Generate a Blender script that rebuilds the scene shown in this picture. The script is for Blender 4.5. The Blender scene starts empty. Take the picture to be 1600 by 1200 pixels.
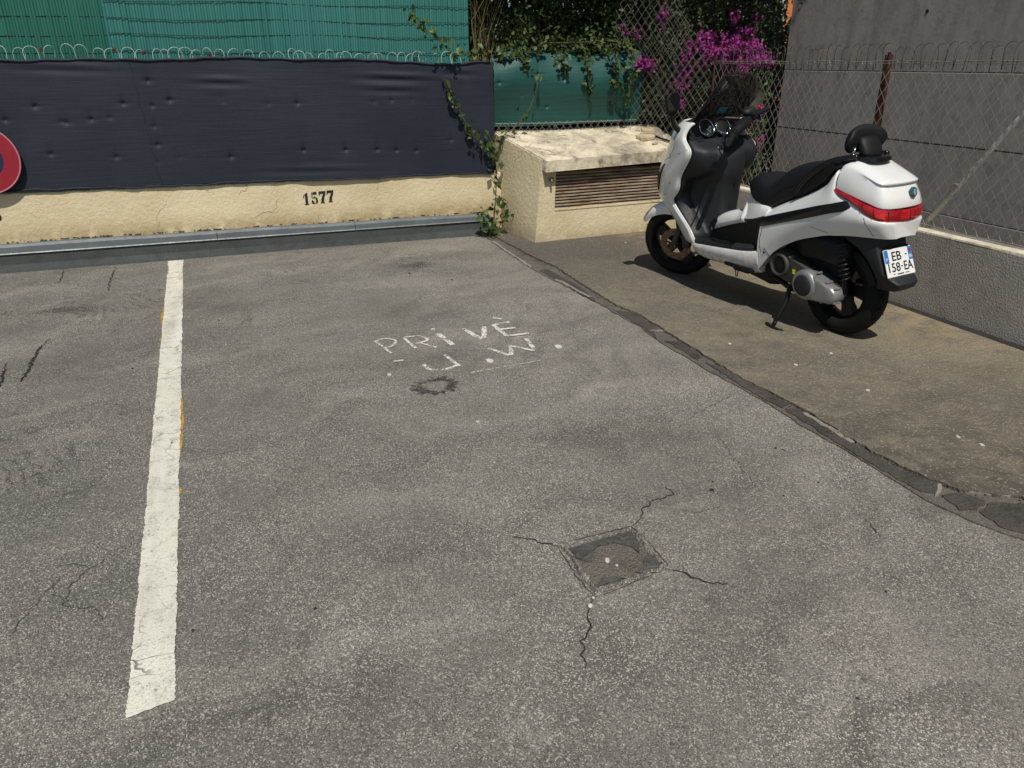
import bpy, bmesh, math, random
import numpy as np
from mathutils import Vector, Matrix

random.seed(7); RNG = np.random.default_rng(11)
SC = bpy.context.scene
COL = SC.collection
R = math.radians

# ------------------------------------------------------------------ camera
cam = bpy.data.cameras.new('camera'); camo = bpy.data.objects.new('camera', cam); COL.objects.link(camo)
cam.sensor_width = 36; cam.lens = 1180/1600*36; cam.clip_end = 500
camo.location = (0, 0, 1.5); camo.rotation_euler = (R(90-23.087), 0, R(-20.985))
SC.camera = camo
# ------------------------------------------------------------------ sky, sun, exposure
SUN = Vector((0.16, 0.62, -1.0)).normalized()          # the way the light travels
w = bpy.data.worlds.new('World'); SC.world = w; w.use_nodes = True
wn = w.node_tree
sky = wn.nodes.new('ShaderNodeTexSky'); sky.sky_type = 'NISHITA'; sky.sun_disc = False
sky.sun_elevation = math.asin(-SUN.z); sky.sun_rotation = math.atan2(-SUN.x, -SUN.y)
wn.links.new(sky.outputs[0], wn.nodes['Background'].inputs[0]); wn.nodes['Background'].inputs[1].default_value = 0.066
sl = bpy.data.lights.new('sun', 'SUN'); sl.energy = 3.9; sl.angle = R(0.53); sl.color = (1, 0.95, 0.87)
so = bpy.data.objects.new('sun', sl); COL.objects.link(so); so.rotation_euler = SUN.to_track_quat('-Z', 'Y').to_euler()
so.location = (-2, -6, 12)
SC.view_settings.view_transform = 'Standard'; SC.view_settings.look = 'None'
SC.cycles.max_bounces = 6; SC.cycles.diffuse_bounces = 3; SC.cycles.glossy_bounces = 3; SC.cycles.transmission_bounces = 3; SC.cycles.transparent_max_bounces = 10
SC.view_settings.exposure = 0.0; SC.view_settings.gamma = 1.0

# ------------------------------------------------------------------ helpers
def tag(o, label=None, cat=None, group=None, kind=None):
    if label: o['label'] = label
    if cat: o['category'] = cat
    if group: o['group'] = group
    if kind: o['kind'] = kind
    return o

def empty(name, loc=(0, 0, 0), rot=(0, 0, 0)):
    o = bpy.data.objects.new(name, None); o.empty_display_size = 0.1; COL.objects.link(o)
    o.location = loc; o.rotation_euler = rot
    return o

class MB:
    def __init__(s): s.v = []; s.f = []
    def add(s, v, f):
        n = len(s.v); s.v += [tuple(map(float, p)) for p in v]; s.f += [tuple(i+n for i in q) for q in f]; return s
    def box(s, a, b):
        x0, y0, z0 = a; x1, y1, z1 = b
        return s.add([(x0,y0,z0),(x1,y0,z0),(x1,y1,z0),(x0,y1,z0),(x0,y0,z1),(x1,y0,z1),(x1,y1,z1),(x0,y1,z1)],
                     [(0,3,2,1),(4,5,6,7),(0,1,5,4),(1,2,6,5),(2,3,7,6),(3,0,4,7)])
    def hexa(s, p):   # eight corners, bottom four then top four, both counterclockwise seen from above
        return s.add(p, [(0,3,2,1),(4,5,6,7),(0,1,5,4),(1,2,6,5),(2,3,7,6),(3,0,4,7)])
    def tube(s, pts, r, n=8, cap=True, rs=None):
        pts = [Vector(p) for p in pts]; V = []; F = []
        up = None
        for i, p in enumerate(pts):
            d = (pts[min(i+1, len(pts)-1)]-pts[max(i-1, 0)]).normalized()
            if up is None:
                up = Vector((0,0,1)) if abs(d.z) < .9 else Vector((1,0,0))
            a = d.cross(up).normalized(); b = a.cross(d).normalized(); up = b
            rr = rs[i] if rs else r
            for k in range(n):
                t = 2*math.pi*k/n; V.append(p+(a*math.cos(t)+b*math.sin(t))*rr)
        for i in range(len(pts)-1):
            for k in range(n):
                F.append((i*n+k, i*n+(k+1) % n, (i+1)*n+(k+1) % n, (i+1)*n+k))
        if cap:
            F.append(tuple(range(n))[::-1]); F.append(tuple((len(pts)-1)*n+k for k in range(n)))
        return s.add(V, F)
    def loft(s, rings, cap=True, closed=True):
        n = len(rings[0]); V = [p for r in rings for p in r]; F = []
        for i in range(len(rings)-1):
            for k in range(n if closed else n-1):
                F.append((i*n+k, i*n+(k+1) % n, (i+1)*n+(k+1) % n, (i+1)*n+k))
        if cap and closed:
            F.append(tuple(range(n))[::-1]); F.append(tuple((len(rings)-1)*n+k for k in range(n)))
        return s.add(V, F)
    def lathe(s, prof, axis_o, axis_d, ref, n=40, closed=False):   # prof: (radius, along)
        d = Vector(axis_d).normalized(); a = Vector(ref); a = (a-d*a.dot(d)).normalized(); b = d.cross(a); o = Vector(axis_o)
        rings = []
        for k in range(n):
            t = 2*math.pi*k/n
            rings.append([o+d*h+(a*math.cos(t)+b*math.sin(t))*r for r, h in prof])
        m = len(prof); V = [p for r in rings for p in r]; F = []
        for k in range(n):
            for j in range(m if closed else m-1):
                F.append((k*m+j, ((k+1) % n)*m+j, ((k+1) % n)*m+(j+1) % m, k*m+(j+1) % m))
        return s.add(V, F)
    def poly(s, pts, z0, z1):      # prism over a plan outline
        n = len(pts)
        V = [(x, y, z0) for x, y in pts]+[(x, y, z1) for x, y in pts]
        F = [tuple(range(n))[::-1], tuple(range(n, 2*n))]+[(i, (i+1) % n, n+(i+1) % n, n+i) for i in range(n)]
        return s.add(V, F)
    def xf(s, fn): s.v = [tuple(fn(Vector(p))) for p in s.v]; return s
    shear = False
    def build(s, name, mat, parent=None, smooth=False, sub=0, bevel=0, solid=0, fix=True, auto=None):
        if MB.shear: s.v = [(x+.055*z, y, z-.02*min(1, max(0, z/.3))) for x, y, z in s.v]
        me = bpy.data.meshes.new(name); me.from_pydata(s.v, [], s.f)
        if fix:
            bm = bmesh.new(); bm.from_mesh(me); bmesh.ops.recalc_face_normals(bm, faces=bm.faces); bm.to_mesh(me); bm.free()
        if mat: me.materials.append(mat)
        if smooth: me.polygons.foreach_set('use_smooth', [True]*len(me.polygons))
        if auto:
            me.polygons.foreach_set('use_smooth', [True]*len(me.polygons))
            try: me.set_sharp_from_angle(angle=R(auto))
            except Exception: pass
        me.update()
        o = bpy.data.objects.new(name, me); COL.objects.link(o)
        if parent: o.parent = parent
        if bevel:
            m = o.modifiers.new('bevel', 'BEVEL'); m.width = bevel; m.segments = 2; m.limit_method = 'ANGLE'; m.angle_limit = R(35)
        if solid:
            m = o.modifiers.new('solid', 'SOLIDIFY'); m.thickness = solid; m.offset = 0
        if sub:
            m = o.modifiers.new('sub', 'SUBSURF'); m.levels = sub; m.render_levels = sub
        return o

def crv(ctrl, n):          # Catmull-Rom through control rows
    c = np.array(ctrl, float); m = len(c); out = []
    for i in range(m-1):
        p0 = c[max(i-1, 0)]; p1 = c[i]; p2 = c[i+1]; p3 = c[min(i+2, m-1)]
        for k in range(n):
            t = k/n
            out.append(.5*((2*p1)+(-p0+p2)*t+(2*p0-5*p1+4*p2-p3)*t*t+(-p0+3*p1-3*p2+p3)*t**3))
    out.append(c[-1]); return np.array(out)

def lin(c): return tuple(((x/255)/12.92 if x/255 <= .04045 else ((x/255+.055)/1.055)**2.4) for x in c)

class NT:
    def __init__(s, name):
        s.m = bpy.data.materials.new(name); s.m.use_nodes = True; s.t = s.m.node_tree
        s.b = s.t.nodes['Principled BSDF']; s.out = s.t.nodes['Material Output']
        s.tc = s.t.nodes.new('ShaderNodeTexCoord'); s.co = s.tc.outputs['Object']
    def n(s, typ, ins=None, out=0, **attr):
        nd = s.t.nodes.new('ShaderNode'+typ)
        for k, v in attr.items(): setattr(nd, k, v)
        for k, v in (ins or {}).items(): s.set(nd.inputs[k], v)
        return nd.outputs[out]
    def set(s, sock, v):
        if isinstance(v, bpy.types.NodeSocket): s.t.links.new(v, sock)
        else:
            if isinstance(v, tuple) and len(v) == 3 and sock.type == 'RGBA': v = v+(1,)
            sock.default_value = v
    def noise(s, scale, detail=4, rough=.55, co=None, dist=0, out=0):
        return s.n('TexNoise', {'Vector': co or s.co, 'Scale': scale, 'Detail': detail, 'Roughness': rough, 'Distortion': dist}, out=out)
    def ramp(s, fac, a, b, lo=0.0, hi=1.0, interp='LINEAR'):     # map range to value
        return s.n('MapRange', {'Value': fac, 'From Min': a, 'From Max': b, 'To Min': lo, 'To Max': hi}, clamp=True,
                   interpolation_type='SMOOTHSTEP' if interp == 'S' else 'LINEAR')
    def mix(s, fac, a, b, mode='MIX'):
        nd = s.t.nodes.new('ShaderNodeMix'); nd.data_type = 'RGBA'; nd.blend_type = mode
        s.set(nd.inputs[0], fac); s.set(nd.inputs[6], a); s.set(nd.inputs[7], b); return nd.outputs[2]
    def math(s, op, a, b=0.0):
        nd = s.t.nodes.new('ShaderNodeMath'); nd.operation = op; s.set(nd.inputs[0], a); s.set(nd.inputs[1], b); return nd.outputs[0]
    def map(s, scale=(1,1,1), loc=(0,0,0), rot=(0,0,0), co=None):
        return s.n('Mapping', {'Vector': co or s.co, 'Scale': scale, 'Location': loc, 'Rotation': rot})
    def xyz(s, i): return s.n('SeparateXYZ', {0: s.co}, out=i)
    def bump(s, h, dist=.01, strength=1.0, nrm=None):
        ins = {'Height': h, 'Distance': dist, 'Strength': strength}
        if nrm: ins['Normal'] = nrm
        return s.n('Bump', ins)
    def done(s, color=None, rough=None, nrm=None, **kw):
        if color is not None: s.set(s.b.inputs['Base Color'], color)
        if rough is not None: s.set(s.b.inputs['Roughness'], rough)
        if nrm is not None: s.set(s.b.inputs['Normal'], nrm)
        for k, v in kw.items(): s.set(s.b.inputs[k.replace('_', ' ')], v)
        return s.m

def simple(name, c, rough=.5, metal=0, bumps=None, var=.12, vs=14, **kw):
    t = NT(name); c = lin(c)
    f = t.noise(vs, 5)
    col = t.mix(t.ramp(f, .3, .7), tuple(x*(1-var) for x in c), tuple(min(1, x*(1+var)) for x in c))
    nrm = t.bump(t.noise(bumps[0], 4), bumps[1]) if bumps else None
    rg = t.ramp(t.noise(vs*2.3, 4), .3, .7, max(0, rough-.07), min(1, rough+.07))
    return t.done(col, rg, nrm, Metallic=metal, **kw)

M = {}
# ---- asphalt
t = NT('asphalt')
big = t.noise(.7, 3, .6); mid = t.noise(3.1, 5, .62, dist=.6); mid2 = t.noise(9, 4, .6)
wco = t.map((1, 1, 1), co=t.n('VectorMath', {0: t.co, 1: t.n('VectorMath', {0: t.noise(1.7, 3, out=1), 1: (0.9, .9, 0)}, operation='MULTIPLY')}, operation='ADD'))
base = t.mix(t.ramp(big, .35, .65), lin((115, 112, 105)), lin((139, 134, 124)))
base = t.mix(t.ramp(mid, .36, .68, 0, .75), base, lin((128, 121, 111)))
base = t.mix(t.ramp(mid2, .5, .75, 0, .5), base, lin((112, 108, 103)))
west = t.ramp(t.xyz(0), -.6, 1.6)            # the worn bay to the left is smoother and darker
base = t.mix(west, t.mix(.55, base, lin((100, 99, 95))), base)
st1 = t.noise(1.0, 4, .6, co=t.map((.9, 3.4, 1), rot=(0, 0, -.75), co=wco))
base = t.mix(t.ramp(st1, .34, .50, .55, 0), base, lin((88, 86, 81)))
base = t.mix(t.ramp(st1, .54, .72, 0, .5), base, lin((164, 158, 145)))
# tyre scrub streaks
wv = t.n('TexWave', {'Vector': t.map((1, 1, 1), rot=(0, 0, .55), co=t.co), 'Scale': 1.3, 'Distortion': 9, 'Detail': 4, 'Detail Scale': 1.2, 'Detail Roughness': .65}, out=1, wave_type='BANDS')
base = t.mix(t.math('MULTIPLY', t.ramp(wv, .55, .95), t.ramp(t.noise(.9, 2), .45, .62, 0, .34)), base, lin((80, 78, 71)))
# swirls where wheels are turned on the spot
smsk = t.ramp(t.noise(4.2, 3), .42, .58); owarp = t.n('VectorMath', {0: t.co, 1: t.n('VectorMath', {0: t.noise(7, 3, out=1), 1: (.2, .2, 0)}, operation='MULTIPLY')}, operation='ADD')
for cx, cy, rr in ((-.75, 5.55, .75), (1.35, 5.95, .5), (-.95, 3.3, .7), (.45, 5.9, .45)):
    lc = t.n('Mapping', {'Vector': wco, 'Location': (-cx, -cy, 0)})
    rg_ = t.n('TexWave', {'Vector': lc, 'Scale': 3.4, 'Distortion': 3.5, 'Detail': 3, 'Detail Scale': 2.0}, out=1, wave_type='RINGS', rings_direction='Z')
    dd = t.n('VectorMath', {0: t.n('Mapping', {'Vector': t.co, 'Location': (-cx, -cy, 0)})}, out=1, operation='LENGTH')
    msk = t.math('MULTIPLY', t.ramp(dd, rr*.35, rr, 1, 0), smsk)
    sw = t.math('MULTIPLY', t.ramp(rg_, .62, .98), msk)
    base = t.mix(t.math('MULTIPLY', sw, .75), base, lin((62, 60, 60)))
# oil
for cx, cy, sx, sy, k in ((-1.05, 5.5, 3.2, 9, .8), (-1.55, 5.5, 3, 8, .85), (1.41, 5.82, 5, 8, .75), (.84, 1.45, 9, 4.5, .35)):
    lc = t.n('Mapping', {'Vector': owarp, 'Location': (-(cx+.1)*sx, -(cy+.1)*sy, 0), 'Scale': (sx, sy, 0)})
    dd = t.n('VectorMath', {0: lc}, out=1, operation='LENGTH')
    base = t.mix(t.ramp(dd, .25, 1.0, k, 0), base, lin((45, 38, 33)))
# stone speckle
vo = t.n('TexVoronoi', {'Vector': t.co, 'Scale': 310.0}, out=1)
sp = t.n('SeparateColor', {0: vo}, out=0); sp2 = t.n('SeparateColor', {0: vo}, out=1)
vod = t.n('TexVoronoi', {'Vector': t.co, 'Scale': 310.0}, out=0)
loose = t.ramp(t.noise(1.6, 4, .65), .36, .64, .35, 1.0)
base = t.mix(t.math('MULTIPLY', t.ramp(sp, .72, .92), loose), base, lin((198, 193, 180)))
base = t.mix(t.math('MULTIPLY', t.ramp(sp2, .5, .9), .72), base, lin((58, 57, 53)))
vo3 = t.n('TexVoronoi', {'Vector': t.co, 'Scale': 170.0}, out=1)
base = t.mix(t.ramp(t.n('SeparateColor', {0: vo3}, out=2), .965, .995, 0, .5), base, lin((196, 190, 178)))
# fine crack net
ce = t.n('TexVoronoi', {'Vector': wco, 'Scale': 3.3}, feature='DISTANCE_TO_EDGE')
ce2 = t.n('TexVoronoi', {'Vector': wco, 'Scale': 11.0}, feature='DISTANCE_TO_EDGE')
cm = t.math('MULTIPLY', t.ramp(t.noise(.8, 3, co=t.map(loc=(3.1, 1.2, 0))), .5, .58), t.ramp(mid2, .38, .52))
cm2 = t.math('MULTIPLY', t.ramp(t.noise(1.3, 3, co=t.map(loc=(7.1, 4.2, 0))), .56, .64), t.ramp(t.xyz(0), -.2, .9, 1, .25))
ck = t.math('MAXIMUM', t.math('MULTIPLY', t.ramp(ce, .003, .011, 1, 0), cm), t.math('MULTIPLY', t.ramp(ce2, .008, .035, .8, 0), cm2))
base = t.mix(t.math('MULTIPLY', ck, .38), base, lin((52, 50, 48)))
h = t.math('MULTIPLY', t.ramp(vod, 0, .7, 1, 0), .8)
M['asphalt'] = t.done(base, .86, t.bump(h, .0022, .9), Specular_IOR_Level=.35)

# ---- concrete apron
t = NT('apron_concrete')
a = t.noise(1.6, 6, .65); b_ = t.noise(7, 6, .65); c_ = t.noise(38, 4, .6)
col = t.mix(t.ramp(a, .36, .64), lin((108, 103, 92)), lin((131, 123, 106)))
col = t.mix(t.ramp(b_, .46, .62, 0, .75), col, lin((102, 97, 88)))
col = t.mix(t.ramp(c_, .5, .72, 0, .6), col, lin((150, 141, 122)))
far = t.math('ADD', t.xyz(1), t.ramp(a, .3, .7, -.6, .6))
col = t.mix(t.ramp(far, 4.5, 5.6, 0, .85), col, lin((86, 82, 77)))
near = t.math('MULTIPLY', t.ramp(t.math('ADD', t.math('MULTIPLY', t.xyz(0), .55), t.xyz(1)), 3.2, 4.3, 1, 0), t.ramp(b_, .4, .55, .25, 1))
col = t.mix(t.math('MULTIPLY', near, .9), col, lin((84, 78, 69)))
tan_ = t.math('MULTIPLY', t.ramp(t.xyz(0), 3.2, 3.9), t.ramp(b_, .38, .6))
col = t.mix(t.math('MULTIPLY', tan_, t.ramp(t.xyz(1), 2.3, 3.0, 0, .7)), col, lin((168, 150, 116)))
wrp = t.n('VectorMath', {0: t.co, 1: t.n('VectorMath', {0: t.noise(1.1, 2, out=1), 1: (1.5, 1.5, 0)}, operation='MULTIPLY')}, operation='ADD')
wvv = t.ramp(t.noise(1.0, 3, .6, co=t.map((9, 75, 1), rot=(0, 0, -.4), co=wrp)), .35, .65)
amp = t.ramp(t.noise(2.3, 3, co=t.map(loc=(5, 2, 0))), .4, .6, .25, 1)
amp = t.math('MULTIPLY', amp, t.ramp(far, 4.6, 5.4, 1, .1))
gro = t.math('MULTIPLY', wvv, amp)
col = t.mix(t.math('MULTIPLY', t.ramp(gro, .3, .8), .14), col, lin((156, 146, 122)))
vs_ = t.n('TexVoronoi', {'Vector': t.co, 'Scale': 150.0}, out=1)
col = t.mix(t.ramp(t.n('SeparateColor', {0: vs_}, out=0), .90, .98, 0, .55), col, lin((178, 168, 146)))
col = t.mix(t.ramp(t.noise(190, 2), .46, .62, 0, .6), col, lin((66, 62, 55)))
hh = t.math('ADD', gro, t.math('MULTIPLY', t.noise(90, 4), .6))
M['apron'] = t.done(col, .9, t.bump(hh, .006, .8), Specular_IOR_Level=.3)

def rough_conc(name, c1, c2, c3, sc=60, dist=.004, streak=0, rough=.9, speck=None):
    t = NT(name)
    a = t.noise(2.0, 6, .65); b_ = t.noise(9, 6, .65)
    col = t.mix(t.ramp(a, .36, .64), lin(c1), lin(c2))
    col = t.mix(t.ramp(b_, .48, .66, 0, .8), col, lin(c3))
    if streak:
        s_ = t.noise(1.0, 5, .6, co=t.map((7, 7, .7)))
        col = t.mix(t.ramp(s_, .48, .7, 0, streak), col, lin(c3))
    if speck:
        col = t.mix(t.ramp(t.noise(220, 2), .5, .72, 0, .7), col, lin(speck))
    return t.done(col, rough, t.bump(t.noise(sc, 5, .6), dist), Specular_IOR_Level=.3)

M['crack_soft'] = simple('hairline_crack', (62, 60, 56), .95, var=.2)
M['gutter'] = rough_conc('gutter_mortar', (86, 82, 76), (104, 99, 90), (64, 61, 57), 60, .012, speck=(140, 133, 121))
M['dark_slab'] = rough_conc('dark_slab', (62, 59, 55), (82, 78, 72), (50, 48, 45), 60, .012, speck=(98, 94, 88))
M['mortar_light'] = rough_conc('pale_mortar', (132, 128, 119), (152, 146, 135), (108, 104, 96), 80, .006)
M['bitumen'] = rough_conc('bitumen_felt', (62, 66, 66), (72, 75, 74), (54, 58, 58), 320, .003, speck=(96, 99, 97))
M['tall_wall'] = rough_conc('grey_concrete', (140, 136, 131), (155, 150, 144), (120, 116, 112), 30, .0016, streak=.7, speck=(161, 156, 150))  # even mid grey with vertical streaks and pale speckle
M['low_wall'] = rough_conc('grey_roughcast', (158, 154, 147), (170, 165, 157), (142, 138, 132), 85, .009)
M['crack'] = simple('crack_dirt', (40, 38, 35), .95, var=.3)
M['man_rim'] = rough_conc('cover_rim', (112, 108, 100), (134, 128, 117), (76, 73, 68), 70, .02, speck=(176, 168, 154))
M['man_cem'] = rough_conc('cover_cement', (78, 78, 75), (98, 97, 92), (60, 60, 57), 40, .03, speck=(116, 113, 106))
M['man_dirt'] = rough_conc('cover_dirt', (112, 106, 97), (128, 121, 110), (80, 75, 68), 90, .03, speck=(186, 176, 160))
M['pebble'] = rough_conc('pale_pebble', (196, 192, 182), (206, 202, 192), (170, 164, 154), 60, .004)
M['debris'] = rough_conc('dry_tile', (176, 162, 134), (190, 176, 148), (120, 108, 90), 50, .006)

# ---- cream painted render
def cream(name, dirt_lo, dirt_hi, dirt, amount=.85, top=False):
    t = NT(name)
    a = t.noise(1.7, 6, .6); b_ = t.noise(8, 6, .66); c_ = t.noise(40, 4)
    col = t.mix(t.ramp(a, .35, .65), lin((204, 189, 152)), lin((222, 208, 174)))
    col = t.mix(t.ramp(c_, .55, .8, 0, .3), col, lin((186, 164, 120)))
    zz = t.math('ADD', t.xyz(2), t.ramp(b_, .25, .75, -.09, .09))
    lo = t.ramp(zz, dirt_lo, dirt_hi, 1, 0)
    col = t.mix(t.math('MULTIPLY', t.math('MULTIPLY', lo, t.ramp(b_, .38, .6, .15, 1)), amount), col, lin(dirt))
    if top:
        col = t.mix(.55, col, lin((224, 216, 196)))
        s1 = t.noise(2.2, 8, .75, dist=.5); s2 = t.noise(7, 8, .78)
        col = t.mix(t.ramp(s1, .42, .62, 0, .8), col, lin((120, 112, 96)))
        col = t.mix(t.ramp(s2, .53, .66, 0, .85), col, lin((84, 79, 70)))
        col = t.mix(t.ramp(s1, .3, .42, .6, 0), col, lin((236, 228, 204)))
    ce = t.n('TexVoronoi', {'Vector': t.n('VectorMath', {0: t.co, 1: t.n('VectorMath', {0: t.noise(4, 4, out=1), 1: (.35, .35, .35)}, operation='MULTIPLY')}, operation='ADD'), 'Scale': 1.6}, feature='DISTANCE_TO_EDGE')
    ck = t.math('MULTIPLY', t.ramp(ce, .002, .007, 1, 0), t.ramp(t.noise(1.4, 2, co=t.map(loc=(2, 9, 4))), .5, .6))
    col = t.mix(t.math('MULTIPLY', ck, .6), col, lin((120, 102, 72)))
    hh = t.math('ADD', t.noise(30, 6, .65), t.math('MULTIPLY', ck, -.5))
    return t.done(col, .88, t.bump(hh, .010, .8), Specular_IOR_Level=.3)
M['cream'] = cream('cream_render', .24, .36, (150, 126, 82))
M['cream_box'] = cream('cream_box_render', -.02, .16, (120, 104, 76), .8)
M['slab_top'] = cream('weathered_slab', .3, .4, (150, 126, 82), .3, True)
M['cap'] = rough_conc('pale_coping', (206, 198, 174), (220, 212, 190), (176, 168, 146), 50, .006)

# ---- fabrics, screens
t = NT('black_shade_cloth')
w1 = t.noise(1.0, 2, .5, co=t.map((3, 3, 240))); w2 = t.noise(420, 1); w3 = t.noise(1.3, 4)
col = t.mix(t.ramp(w3, .35, .65), lin((34, 40, 51)), lin((43, 49, 60)))
col = t.mix(t.ramp(w1, .4, .7, 0, .5), col, lin((27, 30, 38)))
col = t.mix(t.ramp(w2, .66, .8, 0, .5), col, lin((100, 104, 110)))
M['cloth'] = t.done(col, .62, t.bump(t.math('ADD', w1, t.noise(260, 2)), .002, .6), Specular_IOR_Level=.3)
def reed(name, c1, c2):
    t = NT(name)
    s1 = t.noise(1.0, 3, .5, co=t.map((46, 46, .6))); s2 = t.noise(1.5, 4)
    col = t.mix(t.ramp(s1, .3, .7), lin(c1), lin(c2))
    col = t.mix(t.ramp(s2, .4, .7, 0, .3), col, lin((64, 124, 118)))
    return t.done(col, .48, None, Specular_IOR_Level=.4)
M['reed_a'] = reed('green_reed', (34, 92, 78), (46, 108, 92)); M['reed_b'] = reed('blue_green_reed', (46, 106, 100), (62, 126, 118))
t = NT('green_net')
w1 = t.noise(1.0, 2, .5, co=t.map((3, 3, 200))); w2 = t.noise(380, 1)
col = t.mix(t.ramp(w1, .35, .7), lin((20, 66, 62)), lin((30, 84, 78)))
col = t.mix(t.ramp(w2, .6, .78, 0, .5), col, lin((92, 134, 126)))
M['net'] = t.done(col, .5, t.bump(t.math('ADD', w1, t.noise(240, 2)), .002, .5), Specular_IOR_Level=.45)
M['thread'] = simple('dark_thread', (18, 48, 46), .8)
M['zinc'] = simple('zinc_flashing', (104, 110, 112), .45, .25, (30, .003), .14, 5)
M['galv'] = simple('galvanised_wire', (142, 138, 128), .5, .35, None, .2, 9)
M['loopw'] = simple('plastic_coated_wire', (168, 190, 176), .5, 0, None, .15, 9)
M['darkwire'] = simple('weathered_wire', (96, 92, 86), .6, .3, None, .25, 6)
M['rust'] = simple('rusty_steel', (74, 40, 32), .85, .1, (90, .003), .35, 22)
t = NT('rusty_louvre')
s_ = t.noise(1.0, 5, .65, co=t.map((5, 5, 40))); col = t.mix(t.ramp(s_, .4, .62), lin((176, 160, 136)), lin((122, 104, 86)))
col = t.mix(t.ramp(t.noise(1.0, 4, co=t.map((4, 4, 60), loc=(3, 1, 2))), .56, .66, 0, .8), col, lin((142, 70, 40)))
M['rust_slat'] = t.done(col, .75, t.bump(t.noise(70, 4), .003), Metallic=.1)
M['brace'] = simple('grey_tube_paint', (216, 212, 204), .6, .15, (60, .002), .2, 20)
M['void'] = simple('dark_interior', (22, 21, 20), .95)
M['brass'] = simple('tap_metal', (120, 112, 100), .4, .7)
M['stencil'] = simple('black_stencil_paint', (30, 28, 27), .7, 0, (120, .002), .25, 60)
M['orange'] = simple('orange_plaster', (212, 128, 72), .9, 0, (30, .004), .1, 3)

# ---- road paint
def paint(name, c, wear_lo, wear_hi, alpha=False, dirt=(150, 142, 126)):
    t = NT(name)
    a = t.noise(2.5, 5, .6); b_ = t.noise(75, 5, .7); c_ = t.noise(14, 5, .7)
    col = t.mix(t.ramp(a, .35, .7), lin(c), lin(tuple(x*.93 for x in c)))
    col = t.mix(t.ramp(c_, .5, .78, 0, .5), col, lin(dirt))
    wv = t.math('ADD', t.math('MULTIPLY', b_, .6), t.math('MULTIPLY', c_, .4))
    f = t.ramp(wv, wear_lo, wear_hi)
    ce = t.n('TexVoronoi', {'Vector': t.n('VectorMath', {0: t.co, 1: t.n('VectorMath', {0: t.noise(6, 4, out=1), 1: (.25, .25, 0)}, operation='MULTIPLY')}, operation='ADD'), 'Scale': 7.0}, feature='DISTANCE_TO_EDGE')
    ck = t.math('MULTIPLY', t.ramp(ce, .006, .016, 1, 0), t.ramp(t.noise(3, 3), .48, .6))
    if not alpha:
        vp = t.n('SeparateColor', {0: t.n('TexVoronoi', {'Vector': t.co, 'Scale': 260.0}, out=1)}, out=1)
        col = t.mix(t.math('MULTIPLY', t.ramp(vp, .80, .97), t.ramp(c_, .35, .65, .12, .75)), col, lin((112, 107, 98)))
        col = t.mix(t.ramp(t.noise(1.0, 4, co=t.map((14, 1.6, 1), rot=(0, 0, .5))), .5, .75, 0, .38), col, lin((150, 145, 132)))
        col = t.mix(f, col, lin((92, 88, 84))); col = t.mix(t.math('MULTIPLY', ck, .75), col, lin((84, 80, 76)))
        return t.done(col, .75, t.bump(t.math('SUBTRACT', t.noise(130, 4), ck), .004, .8))
    m = t.done(col, .8, t.bump(t.noise(130, 4), .004))
    t.set(t.b.inputs['Alpha'], t.math('SUBTRACT', 1.0, f)); return m
M['line'] = paint('white_line_paint', (222, 219, 204), .585, .66, dirt=(138, 132, 118))
M['letter'] = paint('worn_white_paint', (222, 218, 206), .48, .58, True)
M['chalk'] = paint('chalk', (206, 202, 190), .42, .56, True)
M['yellow'] = paint('old_yellow_paint', (196, 152, 46), .5, .58, True)
M['tar'] = paint('tar_stain', (66, 62, 59), .44, .6, True, (72, 68, 64))

# ---- scooter
t = NT('white_gloss_paint')
col = t.mix(t.ramp(t.noise(4, 5), .5, .8, 0, .22), lin((222, 223, 220)), lin((200, 196, 184)))
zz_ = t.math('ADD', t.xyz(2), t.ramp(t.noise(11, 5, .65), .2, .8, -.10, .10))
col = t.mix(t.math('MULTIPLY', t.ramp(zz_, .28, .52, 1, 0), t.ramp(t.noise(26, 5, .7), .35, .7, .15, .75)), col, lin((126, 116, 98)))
col = t.mix(t.ramp(t.noise(1.0, 4, .7, co=t.map((60, 60, 5))), .62, .78, 0, .22), col, lin((150, 142, 126)))
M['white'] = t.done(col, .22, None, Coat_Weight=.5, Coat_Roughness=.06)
M['plastic'] = simple('black_plastic', (18, 19, 21), .55, 0, (260, .0012), .12, 20, Specular_IOR_Level=.32)
M['grey_plastic'] = simple('charcoal_plastic', (33, 35, 38), .52, 0, (320, .0012), .1, 20, Specular_IOR_Level=.4)
M['gloss_black'] = simple('gloss_black', (20, 20, 22), .18, 0, None, .1, 20)
M['rubber'] = simple('tyre_rubber', (17, 17, 17), .8, 0, (120, .002), .2, 20, Specular_IOR_Level=.3)
M['vinyl'] = simple('seat_vinyl', (17, 18, 21), .58, 0, (420, .0012), .12, 14, Specular_IOR_Level=.38)
M['silver'] = simple('silver_engine_cast', (150, 150, 148), .38, .55, (200, .0012), .15, 18)
M['grey_cast'] = simple('dull_cast', (70, 68, 64), .62, .35, (120, .002), .25, 18)
M['chrome'] = simple('chrome', (205, 205, 205), .12, 1.0)
M['disc'] = simple('brake_disc', (132, 112, 90), .45, .6, None, .3, 30)
M['rim'] = simple('dark_rim', (26, 26, 28), .4, .3)
M['plate'] = simple('plate_white', (226, 226, 222), .35, var=.04)
M['plate_blue'] = simple('plate_blue', (38, 120, 196), .35, var=.05)
M['ink'] = simple('plate_ink', (18, 18, 18), .5, var=.05)
M['emblem'] = simple('emblem_blue', (52, 92, 108), .3, .2)
M['emblem_pale'] = simple('emblem_silver', (196, 204, 206), .3, .3)
M['yellow_tag'] = simple('yellow_sticker', (222, 200, 40), .5)
M['teal'] = simple('teal_sticker', (70, 150, 164), .5)
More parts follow.
